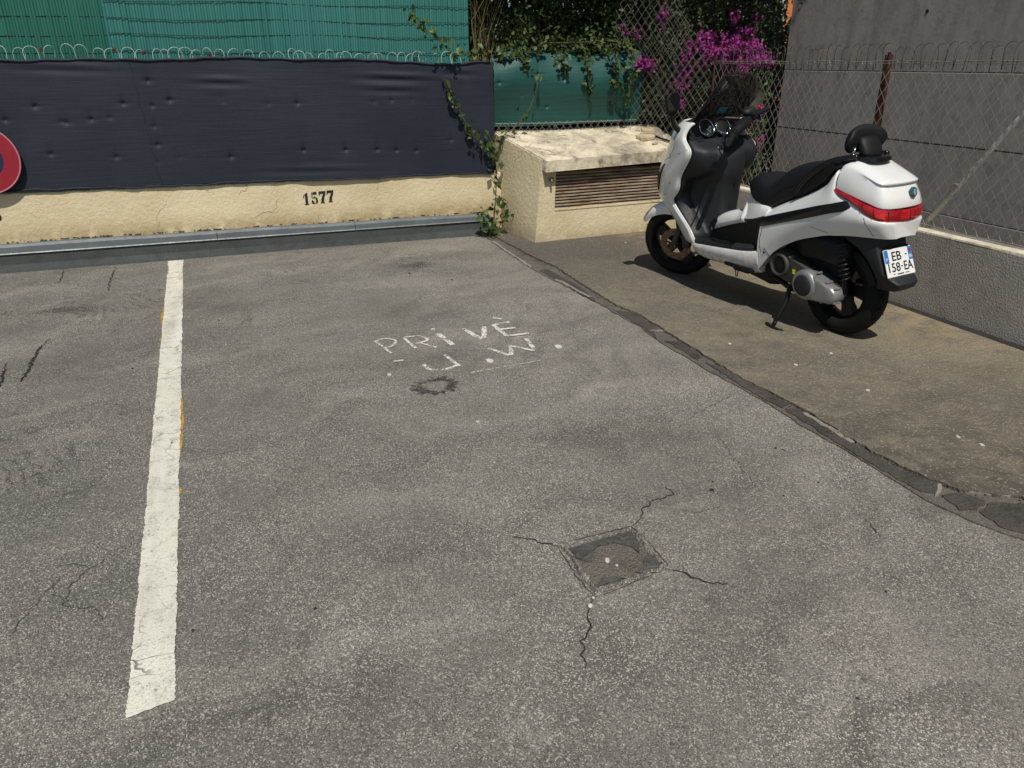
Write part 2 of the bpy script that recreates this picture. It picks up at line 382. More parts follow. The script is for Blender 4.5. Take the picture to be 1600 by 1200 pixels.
M['red_lever'] = simple('red_plastic', (200, 40, 46), .4)
M['mirror_glass'] = simple('mirror_glass', (150, 152, 150), .06, 1.0, None, .05)
t = NT('red_lens')
f1 = t.n('TexWave', {'Vector': t.map((1, 1, 1)), 'Scale': 42.0, 'Distortion': .4}, out=1)
col = t.mix(t.ramp(t.noise(16, 3), .42, .6), lin((140, 8, 20)), lin((190, 24, 34)))
M['red'] = t.done(col, .12, t.bump(f1, .002, .35), Coat_Weight=.6, Coat_Roughness=.05, Subsurface_Weight=.2)
M['lens_dark'] = simple('lens_divider', (86, 6, 14), .3)
t = NT('tinted_screen')
tr = t.n('BsdfTransparent', {'Color': (.52, .48, .49, 1)}); gl = t.n('BsdfGlossy', {'Color': (1, 1, 1, 1), 'Roughness': .06})
df = t.n('BsdfDiffuse', {'Color': (.16, .155, .15, 1)})
lw = t.n('LayerWeight', {'Blend': .22}, out=1)
m1 = t.n('MixShader', {0: t.ramp(t.noise(9, 5, co=t.map((1, 1, .25))), .3, .7, .10, .24), 1: tr, 2: df}); m2 = t.n('MixShader', {0: t.math('MULTIPLY', lw, .6), 1: m1, 2: gl})
t.t.links.new(m2, t.out.inputs[0]); M['screen'] = t.m
t = NT('gauge_face'); M['gauge'] = t.done(t.mix(t.ramp(t.noise(60, 2), .5, .6), lin((28, 40, 46)), lin((70, 96, 100))), .2)
M['sign_red'] = simple('sign_red', (146, 32, 46), .4, 0, None, .08, 9)
M['sign_edge'] = simple('sign_edge', (190, 120, 124), .45)
M['sign_blue'] = simple('sign_blue', (34, 42, 74), .4, 0, None, .1, 9)

# ---- plants
def leafm(name, c1, c2, trans=.25, rough=.5):
    t = NT(name)
    rnd = t.n('NewGeometry', out=8 if False else 0)
    g = t.t.nodes.new('ShaderNodeNewGeometry'); rp = g.outputs['Random Per Island']
    col = t.mix(rp, lin(c1), lin(c2))
    col = t.mix(t.ramp(t.noise(3, 3), .35, .7, 0, .35), col, lin(tuple(x*.7 for x in c1)))
    t.done(col, rough, Specular_IOR_Level=.35)
    tl = t.n('BsdfTranslucent', {'Color': col}); ms = t.n('MixShader', {0: trans, 1: t.b.outputs[0], 2: tl})
    t.t.links.new(ms, t.out.inputs[0]); return t.m
M['leaf'] = leafm('hedge_leaf', (34, 50, 26), (86, 104, 50), .16)
M['leaf_dark'] = leafm('bougainvillea_leaf', (30, 42, 26), (66, 80, 42), .12)
M['leaf_vine'] = leafm('vine_leaf', (50, 76, 36), (98, 118, 62), .2)
M['bract'] = leafm('magenta_bract', (104, 18, 90), (188, 72, 156), .35, .6)
M['stem'] = simple('woody_stem', (92, 82, 60), .85, 0, (60, .003), .25, 20)
M['dry'] = leafm('dry_twig', (122, 112, 74), (150, 138, 96), .2)

# ================================================================== STRUCTURE
def ground_poly(name, mat, pts, z, parent=None, **kw):
    m = MB(); m.add([(x, y, z) for x, y in pts], [tuple(range(len(pts)))]); return m.build(name, mat, parent, fix=False)

mg = MB(); mg.add([(-60, -60, 0), (60, -60, 0), (60, 60, 0), (-60, 60, 0)], [(0, 1, 2, 3)])
ground = tag(mg.build('ground', M['asphalt'], fix=False), 'worn grey asphalt of the parking bay', 'ground', kind='structure')

def jitter_line(pts, step, amp, seed):
    rr = random.Random(seed); out = []
    for (x0, y0), (x1, y1) in zip(pts[:-1], pts[1:]):
        L = math.hypot(x1-x0, y1-y0); n = max(1, int(L/step))
        for i in range(n):
            u = i/n; out.append((x0+(x1-x0)*u+rr.uniform(-amp, amp), y0+(y1-y0)*u+rr.uniform(-amp, amp)*.6))
    out.append(pts[-1]); return out

EDGE = [(2.30, 6.90), (2.273, 6.589), (2.231, 5.395), (2.296, 4.408), (2.310, 3.827), (2.285, 3.555), (2.283, 3.107), (2.309, 2.713), (2.296, 2.379), (2.305, 2.116), (2.298, 1.838), (2.306, 1.640), (2.347, 1.492), (2.401, 1.389), (2.44, .9), (2.44, -3)]
JAG = [(2.36, 6.90), (2.345, 6.75), (2.377, 5.749), (2.420, 5.323), (2.399, 4.926), (2.376, 4.283), (2.418, 4.016), (2.406, 3.688), (2.395, 3.397), (2.385, 3.137), (2.376, 2.902), (2.412, 2.516), (2.395, 2.174), (2.397, 1.935), (2.425, 1.805), (2.468, 1.697), (2.570, 1.619), (2.63, 1.585), (2.68, 1.2), (2.68, -3)]
jag = jitter_line(JAG, .03, .008, 3); edge = jitter_line(EDGE, .05, .006, 4)
# apron: a slab whose broken edge stands a little above the gutter strip
ap = MB(); ap.poly([(x, y) for x, y in jag][::-1]+[(4.16, 6.9), (4.16, -3)], -.05, .016)
apron = tag(ap.build('concrete_apron', M['apron']), 'swirl-brushed stained concrete apron', 'pavement', kind='structure')
gs = MB(); gs.poly(edge+[(x-.006, y) for x, y in jag][::-1], -.05, .006)
gutter = tag(gs.build('gutter_strip', M['gutter']), 'broken mortar strip between asphalt and concrete', 'gutter', kind='structure')
SL = [[(2.318, 4.156), (2.425, 4.075), (2.395, 3.753), (2.347, 3.724), (2.290, 3.60), (2.316, 3.827)],
      [(2.315, 3.542), (2.388, 3.504), (2.377, 3.291), (2.316, 3.203)],
      [(2.331, 3.177), (2.37, 3.056), (2.396, 2.575), (2.334, 2.546), (2.312, 2.713)],
      [(2.333, 2.531), (2.398, 2.516), (2.384, 2.292), (2.383, 2.05), (2.39, 1.90), (2.46, 1.755), (2.376, 1.708), (2.318, 1.743), (2.311, 2.084)],
      [(2.369, 1.696), (2.462, 1.690), (2.490, 1.609), (2.407, 1.579), (2.352, 1.599)],
      [(2.410, 1.568), (2.511, 1.599), (2.601, 1.541), (2.60, 1.1), (2.455, 1.1), (2.426, 1.408), (2.389, 1.476)],
      [(2.26, 5.30), (2.33, 5.32), (2.35, 4.75), (2.30, 4.40), (2.285, 4.45)]]
for i, p in enumerate(SL):
    pj = jitter_line(p+[p[0]], .025, .007, 20+i)[:-1]
    s_ = MB(); s_.poly(pj, 0.0, .011); s_.build('slab', M['dark_slab'], gutter, bevel=.002)
lm = MB()
rr = random.Random(5)
for pts in ([(2.27, 6.4), (2.25, 5.9), (2.236, 5.42)], [(2.27, 5.0), (2.30, 4.5)], [(2.33, 3.73), (2.40, 3.70)], [(2.39, 2.46), (2.375, 2.15)], [(2.43, 1.76), (2.36, 1.705)], [(2.49, 1.69), (2.60, 1.60)]):
    p = jitter_line(pts, .03, .006, rr.randint(0, 99)); L = [(x-.007-rr.uniform(0, .008), y) for x, y in p]; Rr = [(x+.007+rr.uniform(0, .008), y) for x, y in p]
    lm.poly(L+Rr[::-1], 0, .0135)
lm.build('mortar_patch', M['mortar_light'], gutter)
# crumbs along the broken edge
cr = MB()
for i in range(900):
    k = rr.randrange(len(jag)-20); x, y = jag[k]; s = rr.uniform(.002, .007)*(1.5 if rr.random() < .12 else 1)
    x += rr.gauss(-.012, .022); y += rr.uniform(-.03, .03)
    V = [(x+s*rr.uniform(.6, 1.2)*dx, y+s*rr.uniform(.6, 1.2)*dy, .012+s*dz*rr.uniform(.6, 1.1)) for dx, dy, dz in ((1,0,.2),(0,1,.2),(-1,0,.2),(0,-1,.2),(0,0,1.1),(0,0,-.6))]
    cr.add(V, [(0,1,4),(1,2,4),(2,3,4),(3,0,4),(1,0,5),(2,1,5),(3,2,5),(0,3,5)])
tag(cr.build('crumbs', M['gutter'], gutter), kind='stuff')

# cracks in the asphalt
def crack(pts, wmax, seed, z=.0035, name='crack', mat='crack', parent=None, amp=.010):
    rr = random.Random(seed); p = jitter_line(pts, .014, amp, seed); n = len(p); m = MB(); V = []; F = []
    for i, (x, y) in enumerate(p):
        a = p[max(i-1, 0)]; b = p[min(i+1, n-1)]; dx, dy = b[0]-a[0], b[1]-a[1]; L = math.hypot(dx, dy) or 1
        ww = .68*wmax*(.25+.75*math.sin(math.pi*min(1, .12+.88*(1-i/(n-1)))))*rr.uniform(.45, 1.2)*.5
        V += [(x-dy/L*ww, y+dx/L*ww, z), (x+dy/L*ww, y-dx/L*ww, z)]
    for i in range(n-1): F.append((2*i, 2*i+1, 2*i+3, 2*i+2))
    m.add(V, F); return m.build(name, M[mat], parent or ground, fix=False)
CR = [([(0.928,1.895),(0.899,1.934),(0.867,1.958),(0.836,1.997),(0.78,2.03)], .008), ([(1.181,1.927),(1.249,1.978),(1.276,2.012),(1.342,2.056),(1.407,2.065),(1.456,2.076),(1.452,2.137)], .008),
      ([(1.176,1.707),(1.190,1.673),(1.227,1.655),(1.244,1.610),(1.269,1.577),(1.32,1.555)], .010), ([(0.924,1.666),(0.893,1.636),(0.864,1.604),(0.839,1.583),(0.837,1.545),(0.811,1.513),(0.772,1.473),(0.762,1.437),(0.745,1.393)], .009),
      ([(-1.038,4.887),(-1.065,4.724),(-1.068,4.512),(-1.058,4.359),(-1.069,4.20)], .026), ([(-1.184,4.53),(-1.171,4.308),(-1.152,4.167),(-1.17,4.05)], .022),
      ([(-0.832,6.66),(-0.833,6.166),(-0.821,5.88)], .014), ([(-1.215,6.760),(-1.188,6.458),(-1.183,6.25)], .012),
      ([(-0.80,2.86),(-0.677,2.903),(-0.538,2.942),(-0.46,2.955)], .005), ([(-.27,2.98),(-0.175,3.025),(0.003,3.029)], .004), ([(-.40,2.967),(-.285,2.975)], .004),
      ([(-0.46,2.40),(-0.518,2.42),(-0.515,2.392),(-0.552,2.352),(-0.604,2.262),(-0.602,2.188),(-0.582,2.165),(-0.529,2.144),(-0.487,2.068)], .006),
      ([(-0.602,2.188),(-0.637,2.249),(-0.640,2.333),(-0.677,2.232),(-0.726,2.088)], .005), ([(-.55,2.35),(-.60,2.40),(-.66,2.41)], .004),
      ([(1.913,2.561),(1.881,2.371),(1.829,2.210),(1.796,2.083),(1.758,1.994)], .004), ([(2.007,1.687),(1.98,1.64),(1.953,1.575)], .006),
      ([(1.85,2.60),(1.992,2.677),(2.141,2.737),(2.25,2.79)], .005), ([(1.95,2.66),(1.99,2.56),(2.08,2.52)], .003), ([(1.62,2.35),(1.66,2.27),(1.75,2.22)], .003),
      ([(1.40,1.98),(1.46,1.93),(1.56,1.94)], .004), ([(-.35,5.35),(-.55,5.1),(-.7,5.0)], .006), ([(-.62,5.05),(-.72,4.85)], .007), ([(.2,2.6),(.36,2.72),(.55,2.7)], .003), ([(-.95,3.0),(-.83,3.1),(-.7,3.12)], .005)]
crack([(.905, 1.945), (.90, 1.90), (.895, 1.74), (.90, 1.64)], .006, 201, mat='crack_soft', amp=.004); crack([(.925, 1.935), (1.06, 1.94), (1.19, 1.945), (1.20, 1.86)], .006, 202, mat='crack_soft', amp=.004); crack([(1.20, 1.86), (1.195, 1.70), (1.10, 1.675), (.93, 1.645)], .006, 203, mat='crack_soft', amp=.004)
for i, (p, ww) in enumerate(CR): crack(p, ww*(1 if ww > .0075 else .75), 40+i, mat='crack' if ww > .0075 else 'crack_soft')
# dark tar ring and scuffs on the bay
st = MB(); n = 70; V = []; F = []; rr = random.Random(9)
for i in range(n):
    a = 2*math.pi*i/n; k1 = rr.uniform(.5, .75)+.08*math.sin(3*a); k2 = rr.uniform(.78, 1.25)+.12*math.sin(2*a+1)
    V += [(.893+.105*k1*math.cos(a), 3.40+.11*k1*math.sin(a), .0025), (.893+.105*k2*math.cos(a), 3.40+.11*k2*math.sin(a), .0025)]
for i in range(n): F.append((2*i, 2*i+1, (2*i+3) % (2*n), (2*i+2) % (2*n)))
st.add(V, F); st.build('tar_ring', M['tar'], ground, fix=False)

# ---- parking line
pl = MB(); V = []; F = []; n = 1000; rr = random.Random(31); eL = eR = 0; m_ = 8
for i in range(n+1):
    u = i/n; y = 1.648+5.03*u; eL = eL*.93+rr.uniform(-.0009, .0009); eR = eR*.93+rr.uniform(-.0009, .0009)
    xc = -.337-.054*u; hw = .0565
    chip = rr.uniform(0, .022)*max(0, math.sin((u-.90)/.07*math.pi)) if .90 < u < .97 else 0
    a = xc-hw+eL+chip+rr.uniform(-.0022, .0016); b = xc+hw+eR-chip*.5+rr.uniform(-.0016, .0022)
    for k in range(m_+1):
        v = k/m_; V.append((a+(b-a)*v, y+(.020*v+rr.uniform(-.0025, .0025) if i == 0 else (.020*v*max(0, 1-i/6))), .004))
for i in range(n):
    for k in range(m_): q = i*(m_+1)+k; F.append((q, q+1, q+m_+2, q+m_+1))
pl.add(V, F)
pline = tag(pl.build('parking_line', M['line'], fix=False), 'long white painted line dividing the parking bays', 'line', kind='structure')
for (y0, y1, sd) in ((3.05, 3.75, 1), (4.9, 5.35, -1), (4.62, 4.68, -1), (2.74, 2.79, 1)):
    m = MB(); V = []; F = []; k = 30
    for i in range(k+1):
        u = i/k; y = y0+(y1-y0)*u; xc = -.337-.054*(y-1.65)/5.03; ww = .011*math.sin(math.pi*u)**.6+.002
        V += [(xc+sd*.045, y, .0022), (xc+sd*(.0565+ww*rr.uniform(.7, 1.2)), y, .0022)]
    for i in range(k): F.append((2*i, 2*i+1, 2*i+3, 2*i+2))
    m.add(V, F); m.build('old_yellow_edge', M['yellow'], pline, fix=False)

# ---- hand painted word on the bay
LET = [('letter_p', .016, [[(0.786,3.926),(0.744,4.144)],[(0.734,4.148),(0.798,4.183),(0.853,4.126),(0.811,4.038),(0.759,4.036)]]),
       ('letter_r', .018, [[(0.933,3.958),(0.908,4.164)],[(0.916,4.162),(1.002,4.153),(1.031,4.070),(0.952,4.030)],[(0.974,4.044),(1.045,3.926)]]),
       ('letter_i', .034, [[(1.118,4.157),(1.146,3.933)],[(1.102,4.248),(1.122,4.240)]]),
       ('letter_v', .032, [[(1.290,4.193),(1.329,3.967)],[(1.422,4.181),(1.350,3.983)]]),
       ('letter_e', .028, [[(1.482,4.197),(1.489,3.966)],[(1.493,4.193),(1.596,4.207)],[(1.486,4.092),(1.594,4.089)],[(1.489,3.966),(1.627,3.962)],[(1.523,4.318),(1.569,4.272)]]),
       ('lower_mark', .022, [[(0.910,3.702),(0.923,3.618),(0.996,3.591),(1.091,3.633)],[(1.054,3.802),(1.082,3.606)],[(0.768,3.797),(0.821,3.797)]]),
       ('lower_mark', .026, [[(1.317,3.810),(1.390,3.663)],[(1.451,3.804),(1.400,3.659)],[(1.454,3.792),(1.546,3.678)],[(1.578,3.883),(1.555,3.708)]])]
let = empty('painted_lettering', (1.2, 4.0, 0)); tag(let, 'faded hand-painted PRIVÉ lettering in white on the asphalt', 'lettering')
def ribbon(m, pts, wd, z, seed):
    rr = random.Random(seed); p = crv(pts, 10) if len(pts) > 2 else np.array([np.array(pts[0])+(np.array(pts[1])-np.array(pts[0]))*i/12 for i in range(13)])
    V = []; F = []; n = len(p)
    for i in range(n):
        d = p[min(i+1, n-1)]-p[max(i-1, 0)]; L = np.linalg.norm(d) or 1; nx, ny = -d[1]/L, d[0]/L
        a = wd*.5*rr.uniform(.75, 1.15); b = wd*.5*rr.uniform(.75, 1.15)
        V += [(p[i][0]+nx*a, p[i][1]+ny*a, z), (p[i][0]-nx*b, p[i][1]-ny*b, z)]
    for i in range(n-1): F.append((2*i, 2*i+1, 2*i+3, 2*i+2))
    m.add(V, F)
for i, (nm, wd, strokes) in enumerate(LET):
    if nm == 'lower_mark':
        for j, s_ in enumerate(strokes):
            m = MB(); ribbon(m, [(x-1.2, y-4.0) for x, y in s_], wd, .004+.0006*j, i*10+j); m.build('stroke', M['letter'], let, fix=False)
        continue
    m = MB()
    for j, s_ in enumerate(strokes): ribbon(m, [(x-1.2, y-4.0) for x, y in s_], wd, .004+.0006*j, i*10+j)
    m.build(nm, M['letter'], let, fix=False)
m = MB(); ribbon(m, [(1.109, 3.499), (1.542, 3.531)], .012, .0036, 5)
tag(m.build('chalk_line', M['chalk'], fix=False), 'thin pale chalk scratch below the painted letters', 'mark')
def dot(x, y, rx, ry, label):
    m = MB(); rr = random.Random(int(x*1000)); pts = [(x+rx*rr.uniform(.8, 1.1)*math.cos(a), y+ry*rr.uniform(.8, 1.1)*math.sin(a)) for a in np.linspace(0, 2*math.pi, 14)[:-1]]
    m.poly(pts, .0, .0045); return tag(m.build('paint_spot', M['line'] if 0 else M['pebble']), label, 'paint spot', 'white paint spots on the asphalt')
dot(1.262, 3.628, .021, .028, 'white paint spot below the painted letters'); dot(1.702, 3.697, .021, .028, 'white paint spot right of the painted letters')
dot(.957, 2.928, .009, .012, 'tiny white paint spot nearest the camera below the tar ring'); dot(.706, 3.626, .012, .015, 'small white paint spot left of the tar ring')
for x, y in ((3.05, 3.02), (2.75, 2.95), (2.85, 2.55), (2.83, 2.02), (2.86, 1.93), (2.62, 3.35), (3.35, 5.9), (3.55, 5.8)):
    m = MB(); m.poly([(x+.010*rr.uniform(.6, 1.1)*math.cos(a), y+.012*rr.uniform(.6, 1.1)*math.sin(a)) for a in np.linspace(0, 2*math.pi, 11)[:-1]], .0, .019)
    m.build('paint_fleck', M['pebble'], apron)
# loose grit on the bay
gt = MB()
for x, y, s in [(1.60, 2.05, .012), (1.64, 2.10, .006), (2.05, 2.24, .008), (2.07, 2.22, .006), (1.83, 1.92, .006), (1.5, 2.6, .006), (.2, 4.5, .008), (-.1, 4.9, .008), (-.55, 4.2, .008), (.1, 1.9, .008), (-.24, 1.93, .007), (1.35, 1.05, .006), (1.75, 1.35, .006), (1.3, 5.6, .012), (1.55, 5.3, .010), (2.02, 1.95, .006)]:
    gt.add([(x+s, y, .001), (x, y+s, .001), (x-s*.8, y, .001), (x, y-s, .001), (x, y, .001+s*.7)], [(0,1,4),(1,2,4),(2,3,4),(3,0,4)])
tag(gt.build('grit', M['crack'], ground), kind='stuff')

# ---- manhole
man = empty('drain_cover', (1.05, 1.80, 0)); man.scale = (1.06, 1.06, 1); tag(man, 'broken square cement inspection cover sunk in the cracked asphalt', 'drain cover')
o4 = [(-.128, .108), (.131, .125), (.124, -.100), (-.136, -.140)]; i4 = [(-.113, .094), (.117, .109), (.112, -.091), (-.121, -.122)]
m = MB(); rr = random.Random(77)
def ringpts(q, n, amp):
    out = []
    for k in range(4):
        a, b = q[k], q[(k+1) % 4]
        for j in range(n): u = j/n; out.append((a[0]+(b[0]-a[0])*u+rr.uniform(-amp, amp), a[1]+(b[1]-a[1])*u+rr.uniform(-amp, amp)))
    return out
ro = ringpts(o4, 14, .005); ri = ringpts(i4, 14, .006); N = len(ro)
V = [(x, y, .003) for x, y in ro]+[(x*.97, y*.97, .012+rr.uniform(-.004, .004)) for x, y in ro]+[(x*1.03, y*1.03, .012+rr.uniform(-.005, .004)) for x, y in ri]+[(x, y, .0035) for x, y in ri]
F = [(r_*N+i, r_*N+(i+1) % N, (r_+1)*N+(i+1) % N, (r_+1)*N+i) for r_ in range(3) for i in range(N)]
m.add(V, F).build('rim', M['asphalt'], man)
# inner: broken disc of dirt with cement pieces round it
m = MB(); m.add([(x, y, .0042) for x, y in ri], [tuple(range(N))]); m.build('packed_dirt', M['man_dirt'], man, fix=False)
PC = [[(-.100, .075), (-.03, .083), (.02, .086), (.098, .092), (.094, .03), (.075, -.01), (.06, .035), (.02, .060), (-.02, .058), (-.05, .035), (-.07, .0), (-.092, .018)],
      [(.098, -.015), (.098, -.080), (.03, -.088), (.02, -.080), (.055, -.058), (.074, -.035)], [(-.100, -.098), (-.02, -.094), (-.035, -.08), (-.08, -.07)]]
for i, p in enumerate(PC):
    p = [(x*1.13, y*1.15) for x, y in p]
    pj = jitter_line(p+[p[0]], .014, .005, 90+i)[:-1]; m = MB(); m.poly(pj, .003, .0095+.001*i); m.build('cement_piece', M['man_cem'], man)
def stone(m, x, y, z, sx, sy, sz, seed, rot=0):
    rr = random.Random(seed); bm = bmesh.new(); bmesh.ops.create_icosphere(bm, subdivisions=1, radius=1)
    vs = []
    for v in bm.verts:
        k = rr.uniform(.78, 1.15); a, b, c = v.co.x*sx*k, v.co.y*sy*k, max(-.3, v.co.z)*sz*k
        vs.append((x+a*math.cos(rot)-b*math.sin(rot), y+a*math.sin(rot)+b*math.cos(rot), z+c))
    m.add(vs, [[q.index for q in f.verts] for f in bm.faces]); bm.free()
for i, (x, y, sx, sy, lb) in enumerate([(1.02, 1.795, .010, .020, 'white stone lying in the middle of the drain cover'), (1.035, 1.757, .006, .007, 'small pale pebble beside the white stone on the drain cover'), (.868, 1.612, .008, .014, 'white stone wedged in the crack below the drain cover'), (.893, 1.640, .006, .006, 'small pale pebble at the top of the crack below the drain cover')]):
    m = MB(); stone(m, x, y, .006, sx, sy, .007, i+1, -.3); tag(m.build('stone', M['pebble'], smooth=True), lb, 'stone', 'loose stones by the drain cover')

# ================================================================== BACK WALL
def skew_wall(name, y0, y1, zb, ztL, ztR, xL, xR, mat, parent, nz=3, amp=0, seed=0, lean=0):
    nx = 160; V = []; F = []; rr = random.Random(seed); jt = [rr.uniform(-amp, amp) for _ in range(nx+1)]
    rings = []
    for i in range(nx+1):
        u = i/nx; x = xL+(xR-xL)*u; zt = ztL+(ztR-ztL)*u+jt[i]
        rings.append([(x, y0, zb), (x, y0+lean, zt-.006), (x, y0+lean+.006, zt), (x, y1, zt), (x, y1, zb)])
    m = MB(); m.loft(rings); return m.build(name, mat, parent)
bw = empty('boundary_wall', (0, 6.8, 0)); tag(bw, 'low cream rendered wall along the back with stencilled numbers', 'wall')
bw.location = (0, 0, 0)
skew_wall('wall_body', 6.80, 7.05, -.05, .602, .556, -4.5, 2.50, M['cream'], bw, amp=.003, seed=2)
# zinc drip flashing: folded strip
for (xa, xb) in ((-4.5, -.05), (-.045, 1.10), (1.105, 2.36)):
    rings = []
    for i in range(13):
        x = xa+(xb-xa)*i/12; zt = .205-.0045*x+.0025*math.sin(x*5); zb = .133-.002*x
        rings.append([(x, 6.797, zt), (x, 6.775, zt-.004), (x, 6.755, zt-.022), (x, 6.752, zb+.008), (x, 6.745, zb), (x, 6.760, zb-.004), (x, 6.797, zb+.01)])
    m = MB(); m.loft(rings); m.build('metal_flashing', M['zinc'], bw)
# chipped paint just above the flashing
rr = random.Random(12)
for i in range(110):
    x = rr.uniform(-1.6, 2.3); L = rr.choice([.006, .01, .014, .02, .045]); zc = .207-.0045*x+rr.uniform(0, .010)
    m = MB(); n = 7
    top = [(x+L*k/n, zc+rr.uniform(.0, .006)) for k in range(n+1)]; bot = [(x+L*k/n, zc-rr.uniform(.002, .006)) for k in range(n+1)]
    q = bot+top[::-1]; m.add([(a, 6.7975, b) for a, b in q], [tuple(range(len(q)))]); m.build('paint_chip', M['bitumen'], bw, fix=False)
# bitumen upstand felt in lengths
for (xa, xb) in ((-4.5, -.92), (-.925, .50), (.495, 1.75), (1.745, 2.42)):
    m = MB(); rings = []; k0 = rr.uniform(0, .006)
    for i in range(25):
        x = xa+(xb-xa)*i/24; yb = 6.715+.03*math.sin(x*1.7)*.4+rr.uniform(-.004, .004)
        rings.append([(x, yb, -.01), (x, yb+.012, .010+k0), (x, 6.755-k0, .055), (x, 6.765-k0, .15), (x, 6.80, .15), (x, 6.80, -.01)])
    m.loft(rings); m.build('bitumen_felt', M['bitumen'], bw)
# stencilled numbers: strokes of heavy serif figures with stencil bridges
GL = {'1': [[(.22,.0),(.80,.0),(.80,.07),(.22,.07)], [(.34,.10),(.70,.10),(.70,1.0),(.54,1.0),(.34,.86)], [(.04,.60),(.18,.60),(.30,.80),(.30,.96),(.16,.76)]],
      '5': [[(.12,.50),(.24,.50),(.30,.96),(.16,1.0)], [(.33,.78),(.88,.80),(.84,1.0),(.33,1.0)], [(.30,.48),(.44,.62),(.60,.62),(.60,.48),(.46,.50),(.34,.42)], [(.64,.61),(.86,.52),(.98,.30),(.88,.08),(.64,.0),(.64,.08),(.68,.22),(.68,.38),(.64,.50)], [(.58,.0),(.58,.07),(.44,.09),(.40,.24),(.24,.34),(.08,.26),(.10,.10),(.32,.0)]],
      '7': [[(.02,.66),(.11,.66),(.24,.80),(.98,.80),(.98,1.0),(.06,1.0)], [(.62,.76),(.96,.76),(.74,.42),(.70,.11),(.30,.11),(.36,.36)], [(.22,.0),(.78,.0),(.78,.07),(.22,.07)]],
      '6': [[(.62,1.0),(.86,.92),(.92,.76),(.66,.72),(.58,.86)], [(.52,1.0),(.52,.90),(.42,.72),(.42,.30),(.44,.14),(.52,.08),(.52,.0),(.28,.04),(.08,.24),(.06,.60),(.22,.88)], [(.60,.0),(.60,.08),(.64,.22),(.62,.42),(.58,.50),(.58,.62),(.82,.56),(.98,.36),(.94,.14),(.80,.04)]]}
def stencil(txt, x0, x1, z0, z1, tilt=0):
    n = len(txt); wd = (x1-x0)/n
    for k, ch in enumerate(txt):
        m = MB()
        for pg in GL[ch]:
            q = [(x0+wd*(k+.04+.92*a), z0+(z1-z0)*b+tilt*(k*wd)) for a, b in pg]
            m.add([(a, 6.7965, b) for a, b in q], [tuple(range(len(q)))])
        m.build('stencil_figure', M['stencil'], bw, fix=False)
stencil('1577', .678, .950, .368, .468, .05); stencil('1576', -1.825, -1.553, .385, .485, 0)

# ---- back fence: posts, mesh, wire loops
bf = empty('back_fence', (0, 6.85, .55)); tag(bf, 'wire fence with pale looped top carrying the black screen', 'fence')
bf.location = (0, 0, 0)
for x in (-3.1, -1.05, -.35, 1.45, 2.42):
    m = MB(); m.tube([(x, 6.90, .5), (x, 6.90, 1.50)], .022, 8); m.build('post', M['galv'], bf)
for z in (.75, 1.1, 1.48):
    m = MB(); m.tube([(-4.4, 6.875, z), (2.42, 6.875, z)], .0025, 5); m.build('straining_wire', M['galv'], bf)
lp = MB(); pts = [(-.042, 0, -.14), (-.044, 0, -.04)]+[(-.046*math.cos(a), 0, .046*math.sin(a)*1.15) for a in np.linspace(.1, math.pi-.1, 9)]+[(.044, 0, -.04), (.042, 0, -.14)]
lp.tube(pts, .0026, 5); lpo = lp.build('wire_loop', M['loopw'], bf, smooth=True)
lx = -2.0; k = 0; rr = random.Random(3)
while lx < 2.2:
    o = lpo if k == 0 else lpo.copy()
    if k: COL.objects.link(o); o.parent = bf
    u = (lx+1.3)/3.5
    o.location = (lx, 6.86+rr.uniform(-.02, .02), 1.568-.045*u+rr.uniform(-.014, .012)); o.rotation_euler = (rr.uniform(-.25, .25), rr.uniform(-.14, .14), rr.uniform(-.55, .55))
    o.scale = (rr.uniform(.7, 1.15), 1, rr.uniform(.75, 1.0))
    lx += rr.choice([.05, .075, .085, .11, .12]); k += 1
for x, z in ((-1.05, 1.60), (-.37, 1.58), (-.57, 1.60), (.10, 1.57)):
    m = MB(); stone(m, x, 6.86, z-.02, .016, .012, .026, int(100*z+x*50)); m.build('wire_knot', M['rust'], bf)

